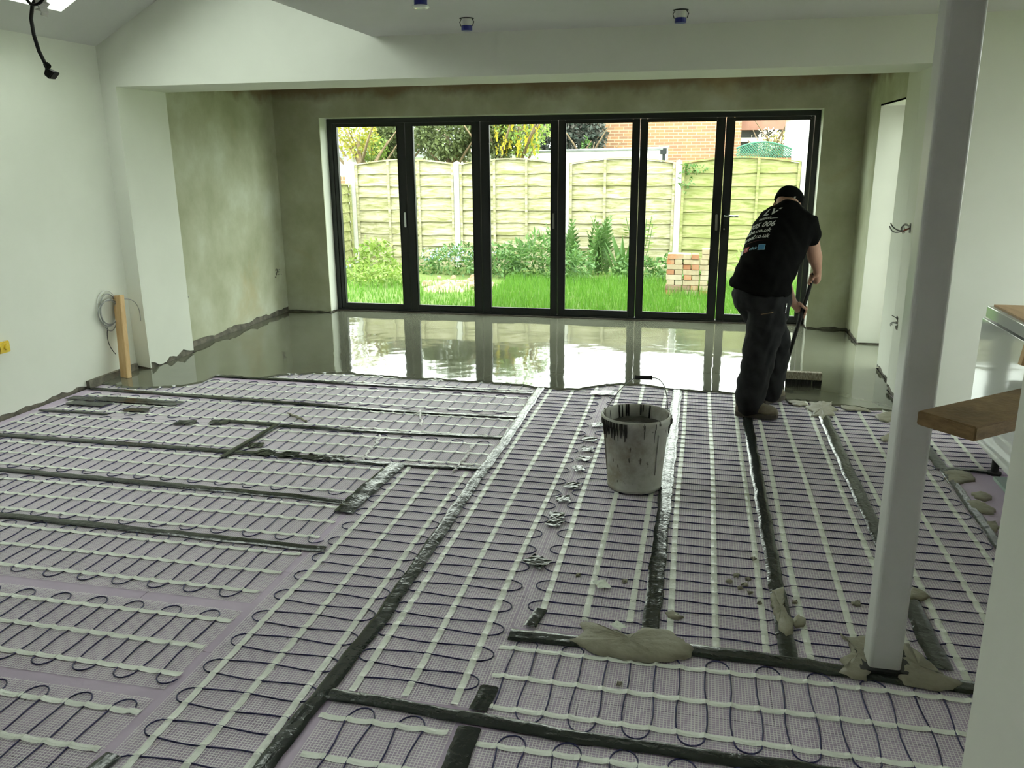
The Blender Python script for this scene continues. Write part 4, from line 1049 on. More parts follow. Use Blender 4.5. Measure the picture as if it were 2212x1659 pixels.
# ---- plants
def leaf_cloud(name, c, rad, n, ls, material, parent, seed, shape='ball', aspect=2.2, droop=.2):
    g = np.random.default_rng(seed)
    u = g.normal(size=(n, 3)); u /= np.linalg.norm(u, axis=1)[:, None]
    rr = g.uniform(.25, 1, n) ** .45
    lump = 1 + .22 * np.sin(u[:, 0] * 5 + seed) * np.cos(u[:, 2] * 4 + seed * 2) + .15 * np.sin(u[:, 1] * 7 + seed)
    p = u * (rr * lump)[:, None] * np.array(rad) + np.array(c)
    if shape == 'dome': p[:, 2] = np.abs(p[:, 2] - c[2]) + c[2]
    d = g.normal(size=(n, 3)) + u * .9; d[:, 2] -= droop; d /= np.linalg.norm(d, axis=1)[:, None]
    s = np.cross(d, g.normal(size=(n, 3))); s /= np.linalg.norm(s, axis=1)[:, None]
    L = ls * g.uniform(.6, 1.3, n)[:, None]; w = L / aspect / 2
    V = np.zeros((n, 4, 3)); V[:, 0] = p; V[:, 1] = p + d * L * .5 + s * w; V[:, 2] = p + d * L; V[:, 3] = p + d * L * .5 - s * w
    me = bpy.data.meshes.new(name); me.from_pydata(V.reshape(-1, 3).tolist(), [], [(i * 4, i * 4 + 1, i * 4 + 2, i * 4 + 3) for i in range(n)]); me.materials.append(MAT[material])
    o = bpy.data.objects.new(name, me); COL.objects.link(o)
    if parent: keep(o, parent); o['kind'] = 'stuff'
    return o
def shrub(name, base, label, cat, clouds, trunk=None, group=None, seed=0):
    t = thing(name, base, label, cat, group)
    for i, (dc, rad, n, ls, m, asp) in enumerate(clouds):
        c = (base[0] + dc[0], base[1] + dc[1], base[2] + dc[2])
        leaf_cloud('foliage' if 'flower' not in m and m != 'forget_me_not' else 'blossom', c, rad, n, ls, m, t, seed * 10 + i, aspect=asp)
    if trunk:
        k = MB(); r = random.Random(seed); b = Vector(base); h, rd = trunk
        k.tube([b, b + Vector((.03, 0, h * .5)), b + Vector((0, .02, h))], [rd, rd * .8, rd * .45], 7)
        for q in range(6):
            a = r.uniform(0, 6.28); s = b + Vector((0, 0, h * r.uniform(.45, .8))); e = s + Vector((math.cos(a) * h * .4, math.sin(a) * h * .4, h * .45)); k.tube([s, s.lerp(e, .5) + Vector((0, 0, .05)), e], [rd * .45, rd * .3, rd * .12], 5)
        keep(k.build('trunk', 'bark', smooth=True), t)
    return t
PG = 'plants growing along the fence'
def gp(px, py, Y=None): p = onZ(px, py, ZG) if Y is None else onY(px, py, Y); return (p.x, p.y if Y is None else Y, ZG)
shrub('weed_clump', (-5.15, 12.9, ZG), 'bright lime green bushy weed clump at the left of the garden', 'plant', [((0, 0, .22), (.36, .34, .40), 900, .09, 'lime_leaf', 2.2)], group=PG, seed=1)
shrub('weed_clump', (-5.75, 12.3, ZG), 'low pale clump with tiny blue flowers at far left', 'plant', [((0, 0, .12), (.45, .5, .26), 800, .07, 'lime_leaf', 2.2), ((0, 0, .22), (.42, .45, .2), 130, .035, 'forget_me_not', 1.2)], group=PG, seed=2)
shrub('weed_clump', (-4.75, 12.1, ZG), 'low yellowish clump in front of the left weeds', 'plant', [((0, 0, .10), (.5, .4, .2), 700, .08, 'lime_leaf', 2.4)], group=PG, seed=3)
shrub('weed_clump', (-3.95, 13.6, ZG), 'green clump with sky blue flowers below the bright fence post', 'plant', [((0, 0, .16), (.75, .42, .34), 1500, .08, 'weed_leaf', 2.4), ((0, -.1, .33), (.7, .35, .12), 240, .035, 'forget_me_not', 1.2)], group=PG, seed=4)
shrub('weed_clump', (-3.2, 13.3, ZG), 'leafy weed clump between the blue flowers and the willowy plants', 'plant', [((0, 0, .18), (.5, .4, .3), 900, .09, 'weed_leaf', 2.6)], group=PG, seed=5)
shrub('weed_clump', (-2.55, 13.3, ZG), 'willowy long-leaved weed clump left of the ferns', 'plant', [((0, 0, .25), (.62, .45, .42), 1500, .13, 'weed_leaf', 4.5)], group=PG, seed=6)
shrub('weed_clump', (-1.95, 12.95, ZG), 'long-leaved weeds in front of the ferns', 'plant', [((0, 0, .18), (.4, .4, .34), 900, .12, 'weed_leaf', 4.5)], group=PG, seed=7)
shrub('weed_clump', (-.75, 13.3, ZG), 'low dark green weeds at the foot of the iris leaves', 'plant', [((0, 0, .12), (.6, .4, .26), 900, .09, 'weed_leaf', 2.4)], group=PG, seed=8)
shrub('weed_clump', (-.25, 13.2, ZG), 'low weeds left of the brick stack', 'plant', [((0, 0, .1), (.4, .35, .28), 600, .08, 'weed_leaf', 2.4)], group=PG, seed=9)
shrub('weed_clump', (.95, 13.2, ZG), 'grassy tuft behind the legs of the person', 'plant', [((0, 0, .2), (.3, .3, .45), 500, .2, 'lime_leaf', 9)], group=PG, seed=10)

def fern(base, label, h, n, seed):
    t = thing('fern', base, label, 'fern', PG); r = random.Random(seed); B = Vector(base)
    for i in range(n):
        a = r.uniform(0, 6.28); L = h * r.uniform(.75, 1.1); sp = r.uniform(.08, .28); k = MB(); prev = None
        st = B + Vector((r.uniform(-.16, .16), r.uniform(-.14, .14), 0))
        for q in range(15):
            s = q / 14; p = st + Vector((math.cos(a) * sp * s * s * L * 1.2, math.sin(a) * sp * s * s * L * 1.2, L * (s - .10 * s * s)))
            if prev is not None:
                dv = (p - prev).normalized(); sd = dv.cross(Vector((math.cos(a), math.sin(a), .1))).normalized()
                lw = .13 * math.sin(math.pi * min(1, s * .92 + .08)) * h
                for sg in (-1, 1):
                    tip = p + sd * sg * lw + dv * lw * .35; k.add([prev, p, tip], [(0, 1, 2)])
            prev = p
        keep(k.build('frond', 'fern_leaf'), t)
    return t
fern((-2.1, 13.75, ZG), 'tall fern left of the central door stile', 1.0, 11, 1)
fern((-1.62, 13.7, ZG), 'tall fern right of the central door stile', 1.05, 12, 2)
ir = thing('iris', (-1.2, 13.6, ZG), 'iris with stiff sword-shaped leaves between fern and stalky plant', 'plant', PG); r = random.Random(3)
for i in range(16):
    a = r.uniform(0, 6.28); L = r.uniform(.45, .75); b = Vector((-1.2 + r.uniform(-.12, .12), 13.6 + r.uniform(-.1, .1), ZG)); tip = b + Vector((math.cos(a) * .25, math.sin(a) * .15, L)); s = Vector((.022, .01, 0)); m_ = b.lerp(tip, .5) + Vector((0, 0, .06))
    k = MB(); k.add([b - s, b + s, m_ + s, m_ - s, tip], [(0, 1, 2, 3), (3, 2, 4)]); keep(k.build('leaf', 'weed_leaf'), ir)
sp_ = thing('stalky_plant', (-.85, 13.8, ZG), 'tall sparse stalky plant right of the iris leaves', 'plant', PG)
for i in range(5):
    b = Vector((-.85 + r.uniform(-.15, .15), 13.8 + r.uniform(-.1, .1), ZG)); tip = b + Vector((r.uniform(-.2, .25), r.uniform(-.1, .1), r.uniform(.8, 1.15))); k = MB(); k.tube([b, b.lerp(tip, .5) + Vector((.03, 0, 0)), tip], .006, 5); keep(k.build('stalk', 'weed_leaf'), sp_)
    g = MB()
    for q in range(16):
        c = b.lerp(tip, .25 + .75 * q / 16); a = r.uniform(0, 6.28); d = Vector((math.cos(a), math.sin(a) * .6, .2)) * .11; s = Vector((-math.sin(a), math.cos(a), .3)) * .03
        g.add([c, c + d * .5 + s, c + d, c + d * .5 - s], [(0, 1, 2, 3)])
    lo = keep(g.build('leaves', 'lime_leaf'), sp_); lo['kind'] = 'stuff'
iv = shrub('ivy_trail', (-.24, 14.30, ZG), 'ivy trail hanging beside the fence post behind the bricks', 'plant', [((0, 0, 1.55), (.10, .05, .22), 60, .06, 'weed_leaf', 1.5), ((.12, 0, 1.68), (.16, .05, .08), 40, .06, 'weed_leaf', 1.5)], group=PG, seed=31)

# ---- what shows above the fence
TG = 'trees and bushes beyond the fence'
gx = lambda px, py, Y: tuple(onY(px, py, Y))
def bush(px, py, Y, rad, label, m, n, ls, seed, asp=2.0, trunk=True):
    c = gx(px, py, Y); base = (c[0], Y, ZG)
    return shrub('garden_tree', base, label, 'tree', [((0, 0, c[2] - ZG), rad, n, ls, m, asp)], trunk=(c[2] - ZG, .08), group=TG, seed=seed)
bush(965, 285, 16.4, (.75, .5, .55), 'olive green bushy shrub in the second door pane', 'olive_leaf', 7000, .09, 51)
bush(846, 306, 16.9, (.42, .4, .42), 'olive green shrub in the right part of the first door pane', 'olive_leaf', 5000, .09, 52)
bush(800, 322, 16.3, (.34, .3, .28), 'fresh green bush just above the fence at far left', 'lime_leaf', 1300, .07, 53)
bush(772, 292, 15.7, (.42, .3, .42), 'yellow-leaved bush at the far left above the fence', 'yellow_leaf', 1100, .07, 54)
bush(1075, 290, 16.1, (.35, .35, .5), 'olive shrub left of the yellow-flowering tree', 'olive_leaf', 3200, .09, 55)
bush(1010, 262, 18.5, (.45, .4, .4), 'pink-blossomed bush between two olive shrubs', 'rose_flower', 500, .06, 56)
bush(1220, 285, 21.1, (1.0, .5, .8), 'dark evergreen beside the brick house', 'dark_leaf', 9000, .12, 57)
bush(1268, 318, 20.75, (.12, .12, .25), 'small green bush against the corner of the brick house', 'weed_leaf', 250, .07, 58)
c = gx(1120, 272, 16.1); lt = shrub('laburnum_tree', (c[0], 16.1, ZG), 'laburnum tree hung with yellow flower chains', 'tree', [((0, 0, c[2] - ZG), (.62, .45, .55), 1700, .08, 'lime_leaf', 2.0)], trunk=(c[2] - ZG, .07), group=TG, seed=60)
r = random.Random(8); g = MB()
for i in range(46):
    px, py = r.uniform(1060, 1165), r.uniform(240, 312); p = Vector(gx(px, py, 15.85 + r.uniform(-.2, .2))); L = r.uniform(.12, .26)
    for q in range(14):
        t = q / 14; a = r.uniform(0, 6.28); w = .028 * (1 - t * .7); c2 = p + Vector((math.cos(a) * w, math.sin(a) * w, -L * t)); s = .016
        g.add([c2 + Vector((-s, 0, 0)), c2 + Vector((0, 0, -s * 1.5)), c2 + Vector((s, 0, 0)), c2 + Vector((0, -s * .6, s))], [(0, 1, 2, 3)])
fo = keep(g.build('flower_chains', 'laburnum_flower'), lt); fo['kind'] = 'stuff'

# white flat-roofed garage
gar = thing('garage', (-2.7, 18.5, ZG), 'white flat-roofed garage behind the fence', 'building')
gx0, gx1, gy = gx(1012, 340, 17)[0], gx(1428, 340, 17)[0], 17.0
k = MB(); k.box((gx0 + .1, gy + .05, ZG), (gx1 - .15, gy + 3.2, 1.62)); keep(k.build('wall', 'white_fascia'), gar)
k = MB(); k.hexa([(gx0, gy, 1.52), (gx1, gy, 1.54), (gx1, gy + 3.3, 1.62), (gx0, gy + 3.3, 1.60), (gx0, gy, 1.76), (gx1, gy, 1.80), (gx1, gy + 3.3, 1.86), (gx0, gy + 3.3, 1.80)]); keep(k.build('fascia_board', 'white_fascia'), gar)
k = MB(); k.hexa([(gx0 - .03, gy - .03, 1.762), (gx1 + .03, gy - .03, 1.802), (gx1 + .03, gy + 3.33, 1.865), (gx0 - .03, gy + 3.33, 1.805), (gx0 - .03, gy - .03, 1.79), (gx1 + .03, gy - .03, 1.83), (gx1 + .03, gy + 3.33, 1.90), (gx0 - .03, gy + 3.33, 1.83)]); keep(k.build('felt_roof', 'roof_felt'), gar)
k = MB(); k.box((gx1 - .02, gy - .02, 1.72), (gx1 + .10, gy + .1, 1.83)); k.box((gx1 + .02, gy, 1.2), (gx1 + .08, gy + .06, 1.72)); keep(k.build('gutter_outlet', 'black_aluminium'), gar)

# brick house on the right
ho = thing('brick_house', (-.9, 24, ZG), 'orange brick house wall filling the upper right door panes', 'building')
hx0, hx1 = gx(1275, 290, 22)[0], gx(1601, 290, 22)[0]
keep(boxo('wall', (hx0, 22, ZG), (hx1, 23.6, 2.72), 'house_brickwork'), ho)
keep(boxo('roof', (hx0 - .1, 21.9, 2.72), (hx1 + .1, 23.65, 2.85), 'slate'), ho)
h2 = thing('porch_house', (2.0, 26, ZG), 'house with red fascia and dark window band behind the trellis', 'building')
qa, qb = gx(1600, 270, 24)[0], gx(1800, 270, 24)[0]
keep(boxo('wall', (qa, 24, ZG), (qb, 30, 1.75), 'house_brickwork'), h2)
z1 = gx(1650, 281, 24)[2]; z2 = gx(1650, 297, 24)[2]; z3 = gx(1650, 306, 24)[2]
keep(boxo('fascia', (qa, 23.7, z1), (qb, 30, 3.0), 'red_fascia'), h2)
keep(boxo('window_band', (qa, 24.02, z2), (qb, 24.1, z1), 'dark_glass'), h2)
keep(boxo('window_sill', (qa, 23.95, z3), (qb, 24.15, z2), 'white_fascia'), h2)
keep(boxo('window_band', (qa, 24.02, 1.75), (qb, 24.1, z3), 'dark_glass'), h2)
# conservatory post and frames at the right
cv = thing('conservatory', (2.2, 19.5, ZG), 'white conservatory corner seen beside the right door jamb', 'building')
vx0, vx1 = gx(1712, 300, 19)[0], gx(1768, 300, 19)[0]
keep(boxo('corner_post', (vx0 + .28, 19.0, ZG), (vx1 + .5, 19.2, 2.9), 'white_fascia'), cv)
keep(boxo('side_wall', (vx0 + .10, 18.4, 1.50), (vx0 + .28, 22, 2.55), 'white_fascia'), cv)
for yy in (18.42, 19.3, 20.2): keep(boxo('window_frame', (vx0 + .06, yy, 1.6), (vx0 + .10, yy + .08, 2.5), 'white_fascia'), cv)
k = MB(); k.box((vx0 - .1, 18.3, 2.5), (vx0 + .3, 22, 2.62)); keep(k.build('gutter', 'white_fascia'), cv)
# boundary brick wall and green trellis
bw_ = thing('boundary_wall', (1.2, 20, ZG), 'low brick boundary wall under the green trellis', 'wall')
wz = gx(1650, 341, 20)[2]
keep(boxo('brickwork', (gx(1585, 340, 20)[0], 20, ZG), (vx0 + 1.2, 20.2, wz), 'house_brickwork'), bw_)
tr = thing('trellis', (1.2, 20.05, wz), 'green arched garden trellis on the brick wall', 'trellis')
ta, tb_ = gx(1590, 330, 20)[0], gx(1712, 330, 20)[0]; hz = lambda t: .10 + .24 * math.sin(math.pi * min(1, .15 + t * .75))
N = 22
k = MB(); k.tube([(ta + (tb_ - ta) * i / N, 20.05, wz + hz(i / N)) for i in range(N + 1)], .018, 6); keep(k.build('arched_rail', 'trellis_green'), tr)
k = MB(); k.bar((ta, 20.05, wz + .015), (tb_, 20.05, wz + .015), .03, .03); keep(k.build('bottom_rail', 'trellis_green'), tr)
Lx = tb_ - ta
for i in range(-5, 26):
    for s in (-1, 1):
        pts = []
        for q in range(13):
            zz = .36 * q / 12; x = i / 22 * Lx + s * zz + (0 if s > 0 else .2)
            if 0 <= x <= Lx and zz <= hz(x / Lx): pts.append((ta + x, 20.05 + .012 * s, wz + zz))
        if len(pts) > 1: k = MB(); k.bar(pts[0], pts[-1], .016, .006, up=(0, 1, 0)); keep(k.build('lath', 'trellis_green'), tr)
bush(1665, 302, 22.7, (.45, .4, .28), 'pale flowering rose bush above the green trellis', 'rose_flower', 420, .07, 71)
bush(1688, 308, 23.1, (.45, .4, .28), 'yellowish bush behind the green trellis', 'yellow_leaf', 700, .08, 72)
# far house with slate roof at left
fh = thing('slate_roof_house', (-10, 27, ZG), 'pale house with slate roof at the far left beyond the trees', 'building')
fx0, fx1 = gx(700, 300, 25)[0], gx(1060, 300, 25)[0]
keep(boxo('wall', (fx0 - 3, 25.6, ZG), (fx1, 32, 1.75), 'white_fascia'), fh)
k = MB(); k.hexa([(fx0 - 3, 25.2, 1.7), (fx1, 25.2, 1.7), (fx1, 32, 4.6), (fx0 - 3, 32, 4.6), (fx0 - 3, 25.2, 1.85), (fx1, 25.2, 1.85), (fx1, 32, 4.8), (fx0 - 3, 32, 4.8)]); keep(k.build('roof', 'slate'), fh)
k = MB(); ch = gx(822, 290, 26); k.box((ch[0] - .3, 25.9, 1.9), (ch[0] + .3, 26.6, 3.4)); keep(k.build('chimney', 'white_fascia'), fh)
nb = thing('garden_wall', (-7.5, 16, ZG), 'red brick and white wall stub beyond the left fence', 'wall')
k = MB(); k.box((gx(722, 370, 15.6)[0] - 1.5, 15.6, ZG), (gx(752, 370, 15.6)[0], 15.8, 1.36)); keep(k.build('brickwork', 'house_brickwork'), nb)
k = MB(); k.box((gx(745, 340, 15.6)[0], 15.55, ZG), (gx(757, 340, 15.6)[0], 15.85, 1.72)); keep(k.build('pier', 'white_fascia'), nb)

# ================================================================== PERSON WITH BROOM
FW = Vector((math.sin(math.radians(35)), math.cos(math.radians(35)), 0)); RT = Vector((FW.y, -FW.x, 0)); UP = Vector((0, 0, 1))
def loft(k, rings, n=20):
    """rings: (centre, lateral axis, half width, half depth, path direction)"""
    o = len(k.v)
    for (c, lat, hw, hd, dr) in rings:
        dr = dr.normalized(); lat = (lat - dr * lat.dot(dr)).normalized(); dep = dr.cross(lat)
        for q in range(n):
            a = 2 * math.pi * q / n; k.v.append(tuple(c + lat * (hw * math.cos(a)) + dep * (hd * math.sin(a))))
    for i in range(len(rings) - 1):
        for q in range(n):
            a = o + i * n + q; b = o + i * n + (q + 1) % n; k.f.append((a, b, b + n, a + n))
    k.f.append(tuple(o + q for q in range(n))[::-1]); e = o + (len(rings) - 1) * n; k.f.append(tuple(e + q for q in range(n)))
def limb(k, pts, rad, n=14, lat=None, flat=1.0):
    rings = []
    pts = [Vector(p) for p in pts]
    d0 = (pts[1] - pts[0]).normalized(); d1 = (pts[-1] - pts[-2]).normalized()
    P = [pts[0] - d0 * rad[0] * .8, pts[0] - d0 * rad[0] * .45] + pts + [pts[-1] + d1 * rad[-1] * .45, pts[-1] + d1 * rad[-1] * .8]
    Rr = [rad[0] * .55, rad[0] * .88] + list(rad) + [rad[-1] * .88, rad[-1] * .55]
    for i, p in enumerate(P):
        d = P[min(i + 1, len(P) - 1)] - P[max(i - 1, 0)]
        l = lat or RT
        if abs(d.normalized().dot(l)) > .9: l = UP
        rings.append((p, l, Rr[i], Rr[i] * flat, d))
    loft(k, rings, n)
def ball(k, c, r3, ax=(RT, FW, UP), n=16, m=10):
    o = len(k.v); c = Vector(c)
    for i in range(1, m):
        t = math.pi * i / m
        for q in range(n):
            a = 2 * math.pi * q / n
            k.v.append(tuple(c + ax[0] * (r3[0] * math.sin(t) * math.cos(a)) + ax[1] * (r3[1] * math.sin(t) * math.sin(a)) + ax[2] * (r3[2] * math.cos(t))))
    for i in range(m - 2):
        for q in range(n):
            a = o + i * n + q; b = o + i * n + (q + 1) % n; k.f.append((a, a + n, b + n, b))
    k.v.append(tuple(c + ax[2] * r3[2])); k.v.append(tuple(c - ax[2] * r3[2])); t_, b_ = len(k.v) - 2, len(k.v) - 1
    for q in range(n):
        k.f.append((o + q, o + (q + 1) % n, t_)); e = o + (m - 2) * n; k.f.append((e + (q + 1) % n, e + q, b_))
def fuse(k, name, m, parent, voxel, smooth=6, jitter=0.0):
    o = k.build(name, m, None)
    md = o.modifiers.new('r', 'REMESH'); md.mode = 'VOXEL'; md.voxel_size = voxel
    ms_ = o.modifiers.new('s', 'SMOOTH'); ms_.factor = .5; ms_.iterations = smooth
    dg = bpy.context.evaluated_depsgraph_get(); dg.update()
    me = bpy.data.meshes.new_from_object(o.evaluated_get(dg)); o.modifiers.clear(); old = o.data; o.data = me; bpy.data.meshes.remove(old)
    me.name = name; me.materials.clear(); me.materials.append(MAT[m]); me.shade_smooth()
    if jitter:
        co = np.zeros(len(me.vertices) * 3); me.vertices.foreach_get('co', co); co = co.reshape(-1, 3); no = np.zeros(len(me.vertices) * 3); me.vertices.foreach_get('normal', no); no = no.reshape(-1, 3)
        x, y, z = co.T
        f = np.sin(z * 38 + 5 * np.sin(x * 21 + y * 9)) * .5 + np.sin(z * 71 + x * 33 - y * 25) * .3 + np.sin(x * 47 + z * 17 + y * 31) * .4
        co += no * (f * jitter)[:, None]; me.vertices.foreach_set('co', co.reshape(-1)); me.update()
    if parent: keep(o, parent)
    return o
PEL = Vector((.43, 5.70, .84)); NEC = Vector((.60, 5.955, 1.345))
person = thing('person', (.46, 5.66, .012), 'person in black cap, black printed T-shirt and dark work trousers bending over a broom', 'person')
# broom line
H1 = onY(1754, 604, 5.97); H2 = onY(1693, 803, 6.30); HD = (H2 - H1).normalized()
hand_r = H1; hand_l = H1.lerp(H2, .31)
sh_r, el_r, wr_r = Vector((.69, 5.83, 1.245)), Vector((.752, 5.885, 1.06)), H1 + Vector((.022, -.035, .085))
sh_l, el_l, wr_l = Vector((.455, 6.06, 1.215)), Vector((.55, 6.20, .97)), hand_l + Vector((-.075, .005, .06))
# ---- body
k = MB()
sp = (NEC - PEL).normalized()
torso = [(PEL + Vector((0, 0, -.08)), .13, .10), (PEL + Vector((0, 0, .03)), .165, .12), (Vector((.455, 5.735, .97)), .165, .125), (Vector((.50, 5.80, 1.10)), .175, .125), (Vector((.545, 5.87, 1.215)), .18, .11), (Vector((.58, 5.925, 1.29)), .15, .085), (NEC, .07, .065)]
loft(k, [(c, RT, a, b, (torso[min(i + 1, 6)][0] - torso[max(i - 1, 0)][0])) for i, (c, a, b) in enumerate(torso)])
HC = Vector((.582, 6.085, 1.352)); hup = (UP * .80 + FW * .60).normalized(); hfw = (FW * .80 - UP * .60).normalized()
limb(k, [NEC - Vector((.01, .02, .03)), NEC.lerp(HC, .5), HC], [.066, .064, .06], 14)
ball(k, HC + hup * .02, (.078, .098, .10), (RT, hfw, hup))
ball(k, HC + hfw * .03 - hup * .055, (.058, .062, .062), (RT, hfw, hup))      # jaw
ball(k, HC + hfw * .102 - hup * .015, (.014, .022, .026), (RT, hfw, hup))     # nose
for s in (-1, 1):
    ball(k, HC + RT * (s * .088) - hup * .012 - hfw * .005, (.014, .022, .034), (RT, hfw, hup))   # ears
    ball(k, HC + RT * (s * .034) + hfw * .083 + hup * .018, (.018, .016, .009), (RT, hfw, hup))   # brows
ball(k, HC + hfw * .088 - hup * .058, (.024, .012, .009), (RT, hfw, hup))     # mouth
limb(k, [sh_r, sh_r.lerp(el_r, .5), el_r, el_r.lerp(wr_r, .3), el_r.lerp(wr_r, .7), wr_r], [.056, .056, .048, .050, .040, .031])
limb(k, [sh_l, sh_l.lerp(el_l, .5), el_l, el_l.lerp(wr_l, .3), el_l.lerp(wr_l, .7), wr_l], [.056, .054, .046, .047, .038, .030])
def grip(k, c, wrist, loose=0.0, flip=1):
    tow = (wrist - c); tow -= HD * tow.dot(HD); tow.normalize()         # from handle towards the wrist side
    sd = HD.cross(tow).normalized() * flip
    pc = c + tow * .036
    ball(k, pc - HD * .004, (.042, .020, .026), (HD, tow, sd))           # palm
    limb(k, [wrist, wrist.lerp(pc, .6), pc], [.029, .029, .026], 10)
    for i in range(4):
        ax = (-.033 + .022 * i); rr = .0225 + loose * .012; base = c + HD * ax; fr = (.0088, .0094, .0092, .0080)[i]
        pts = []
        a0, a1 = math.radians(20), math.radians(250 - loose * 70 - 12 * abs(i - 1))
        for q in range(8):
            a = a0 + (a1 - a0) * q / 7; pts.append(base + tow * (rr * math.cos(a) + .004) + sd * (rr * math.sin(a)) + HD * (loose * .05 * q / 7))
        limb(k, pts, [fr] * 6 + [fr * .92, fr * .8], 8, lat=HD)
    b = c - HD * .045 + tow * .034
    limb(k, [b, c - HD * .05 + tow * .012 - sd * .026, c - HD * .034 - tow * .012 - sd * .024, c - HD * .018 - tow * .022 - sd * .008], [.0125, .0115, .0105, .009], 8, lat=HD)
grip(k, hand_r, wr_r, 0.0, -1)
grip(k, hand_l, wr_l, .55, 1)
an_r, an_l = Vector((.385, 5.515, .12)), Vector((.535, 5.845, .12))
hp_r, kn_r, hp_l, kn_l = Vector((.495, 5.65, .80)), Vector((.435, 5.60, .46)), Vector((.375, 5.76, .80)), Vector((.545, 5.83, .45))
limb(k, [hp_r, hp_r.lerp(kn_r, .5), kn_r, kn_r.lerp(an_r, .35), an_r], [.085, .08, .056, .056, .04])
limb(k, [hp_l, hp_l.lerp(kn_l, .5), kn_l, kn_l.lerp(an_l, .35), an_l], [.085, .08, .056, .056, .04])
body = fuse(k, 'body', 'skin', person, .0055, 5)
# ---- T-shirt
k = MB()
tr_ = [(PEL + Vector((-.012, -.01, .0)), .205, .165), (PEL + Vector((-.008, -.01, .06)), .200, .162), (Vector((.452, 5.73, .97)), .196, .165), (Vector((.497, 5.793, 1.09)), .206, .165), (Vector((.543, 5.865, 1.205)), .214, .148), (Vector((.573, 5.915, 1.285)), .190, .115), (NEC + Vector((-.008, -.012, -.012)), .105, .085), (NEC, .080, .074)]
loft(k, [(c, RT, a, b, (tr_[min(i + 1, 7)][0] - tr_[max(i - 1, 0)][0])) for i, (c, a, b) in enumerate(tr_)], 28)
limb(k, [sh_r + Vector((-.05, .03, .005)), sh_r, sh_r.lerp(el_r, .45)], [.082, .080, .074], 16)
limb(k, [sh_l + Vector((.05, -.03, .005)), sh_l, sh_l.lerp(el_l, .42)], [.080, .078, .072], 16)
# hem that hangs away from the body on the left
loft(k, [(PEL + Vector((-.022, -.01, -.015)), RT, .214, .170, UP + RT * .12), (PEL + Vector((-.015, -.01, .04)), RT, .205, .165, UP + RT * .1)], 28)
shirt = fuse(k, 't_shirt', 'black_cotton', person, .009, 7, jitter=.0035)
# ---- trousers
k = MB()
loft(k, [(PEL + Vector((0, 0, d)), RT, a, b, UP) for d, a, b in ((-.14, .185, .16), (-.06, .196, .168), (.03, .185, .155), (.08, .165, .14))], 24)
limb(k, [hp_r + Vector((-.01, 0, -.02)), hp_r.lerp(kn_r, .5), kn_r, kn_r.lerp(an_r, .5), an_r + Vector((0, 0, .04)), an_r + Vector((-.005, 0, -.035))], [.132, .126, .112, .102, .100, .090], 18)
limb(k, [hp_l + Vector((-.01, 0, -.02)), hp_l.lerp(kn_l, .5), kn_l, kn_l.lerp(an_l, .5), an_l + Vector((0, 0, .04)), an_l + Vector((0, 0, -.03))], [.132, .126, .112, .098, .094, .084], 18)
trs = fuse(k, 'trousers', 'work_trousers', person, .010, 5, jitter=.0055)
def on_surface(target, px, py):
    o = Vector((0, 0, CAMH)); d = Vector(_ray(px, py)).normalized(); mi = target.matrix_world.inverted()
    hit, loc, nor, _ = target.ray_cast(mi @ o, mi.to_3x3() @ d); return (target.matrix_world @ loc, nor) if hit else (None, None)
bpy.context.view_layer.update()
# pocket zip and pocket edge
a, na = on_surface(trs, 1698, 655); b, _ = on_surface(trs, 1695, 676)
if a and b:
    k = MB(); k.tube([a + na * .004, a.lerp(b, .5) + na * .006, b + na * .005], [.006, .0035, .005], 7); keep(k.build('zip_pull', 'zip_metal', smooth=True), trs)
pts = [on_surface(trs, x, y) for x, y in ((1644, 679), (1652, 678), (1660, 677), (1670, 675))]
if all(p[0] for p in pts):
    k = MB(); k.tube([p[0] + p[1] * .002 for p in pts], .0025, 5); keep(k.build('pocket_edge', 'old_board', smooth=True), trs)
# ---- boots
def boot(name, heel, toe, label=None):
    heel = Vector(heel); toe = Vector(toe); d = (toe - heel).normalized(); L = (toe - heel).length; s = Vector((d.y, -d.x, 0))
    root_ = MB(); rings = []
    for t, hw, h in ((0, .030, .065), (.06, .040, .11), (.2, .043, .115), (.36, .043, .105), (.5, .046, .085), (.68, .050, .072), (.85, .047, .062), (.96, .036, .048), (1.0, .022, .032)):
        rings.append((heel + d * (L * t) + Vector((0, 0, .026 + h / 2)), s, hw, h / 2 + .006, d))
    loft(root_, rings, 18)
    limb(root_, [heel + d * (L * .22) + Vector((0, 0, .09)), heel + d * (L * .20) + Vector((0, 0, .15))], [.052, .054], 14)
    b = fuse(root_, name, 'boot_leather', person, .007, 4)
    k = MB(); prof = [(0, .026), (.03, .038), (.15, .043), (.4, .040), (.65, .052), (.85, .048), (.97, .034), (1.01, .012)]
    out = [heel + d * (L * t) + s * w for t, w in prof] + [heel + d * (L * t) - s * w for t, w in prof[::-1]]
    n = len(out); k.v = [(p.x, p.y, .0125) for p in out] + [(p.x, p.y, .042) for p in out]; k.f = [tuple(range(n))[::-1], tuple(range(n, 2 * n))] + [(i, (i + 1) % n, n + (i + 1) % n, n + i) for i in range(n)]
    keep(k.build('boot_sole', 'boot_sole'), b) if False else keep(k.build('boot_sole', 'boot_sole'), person)
    return b
boot('boot', (.297, 5.515, 0), (.565, 5.475, 0)); boot('boot', (.475, 5.79, 0), (.635, 5.985, 0))
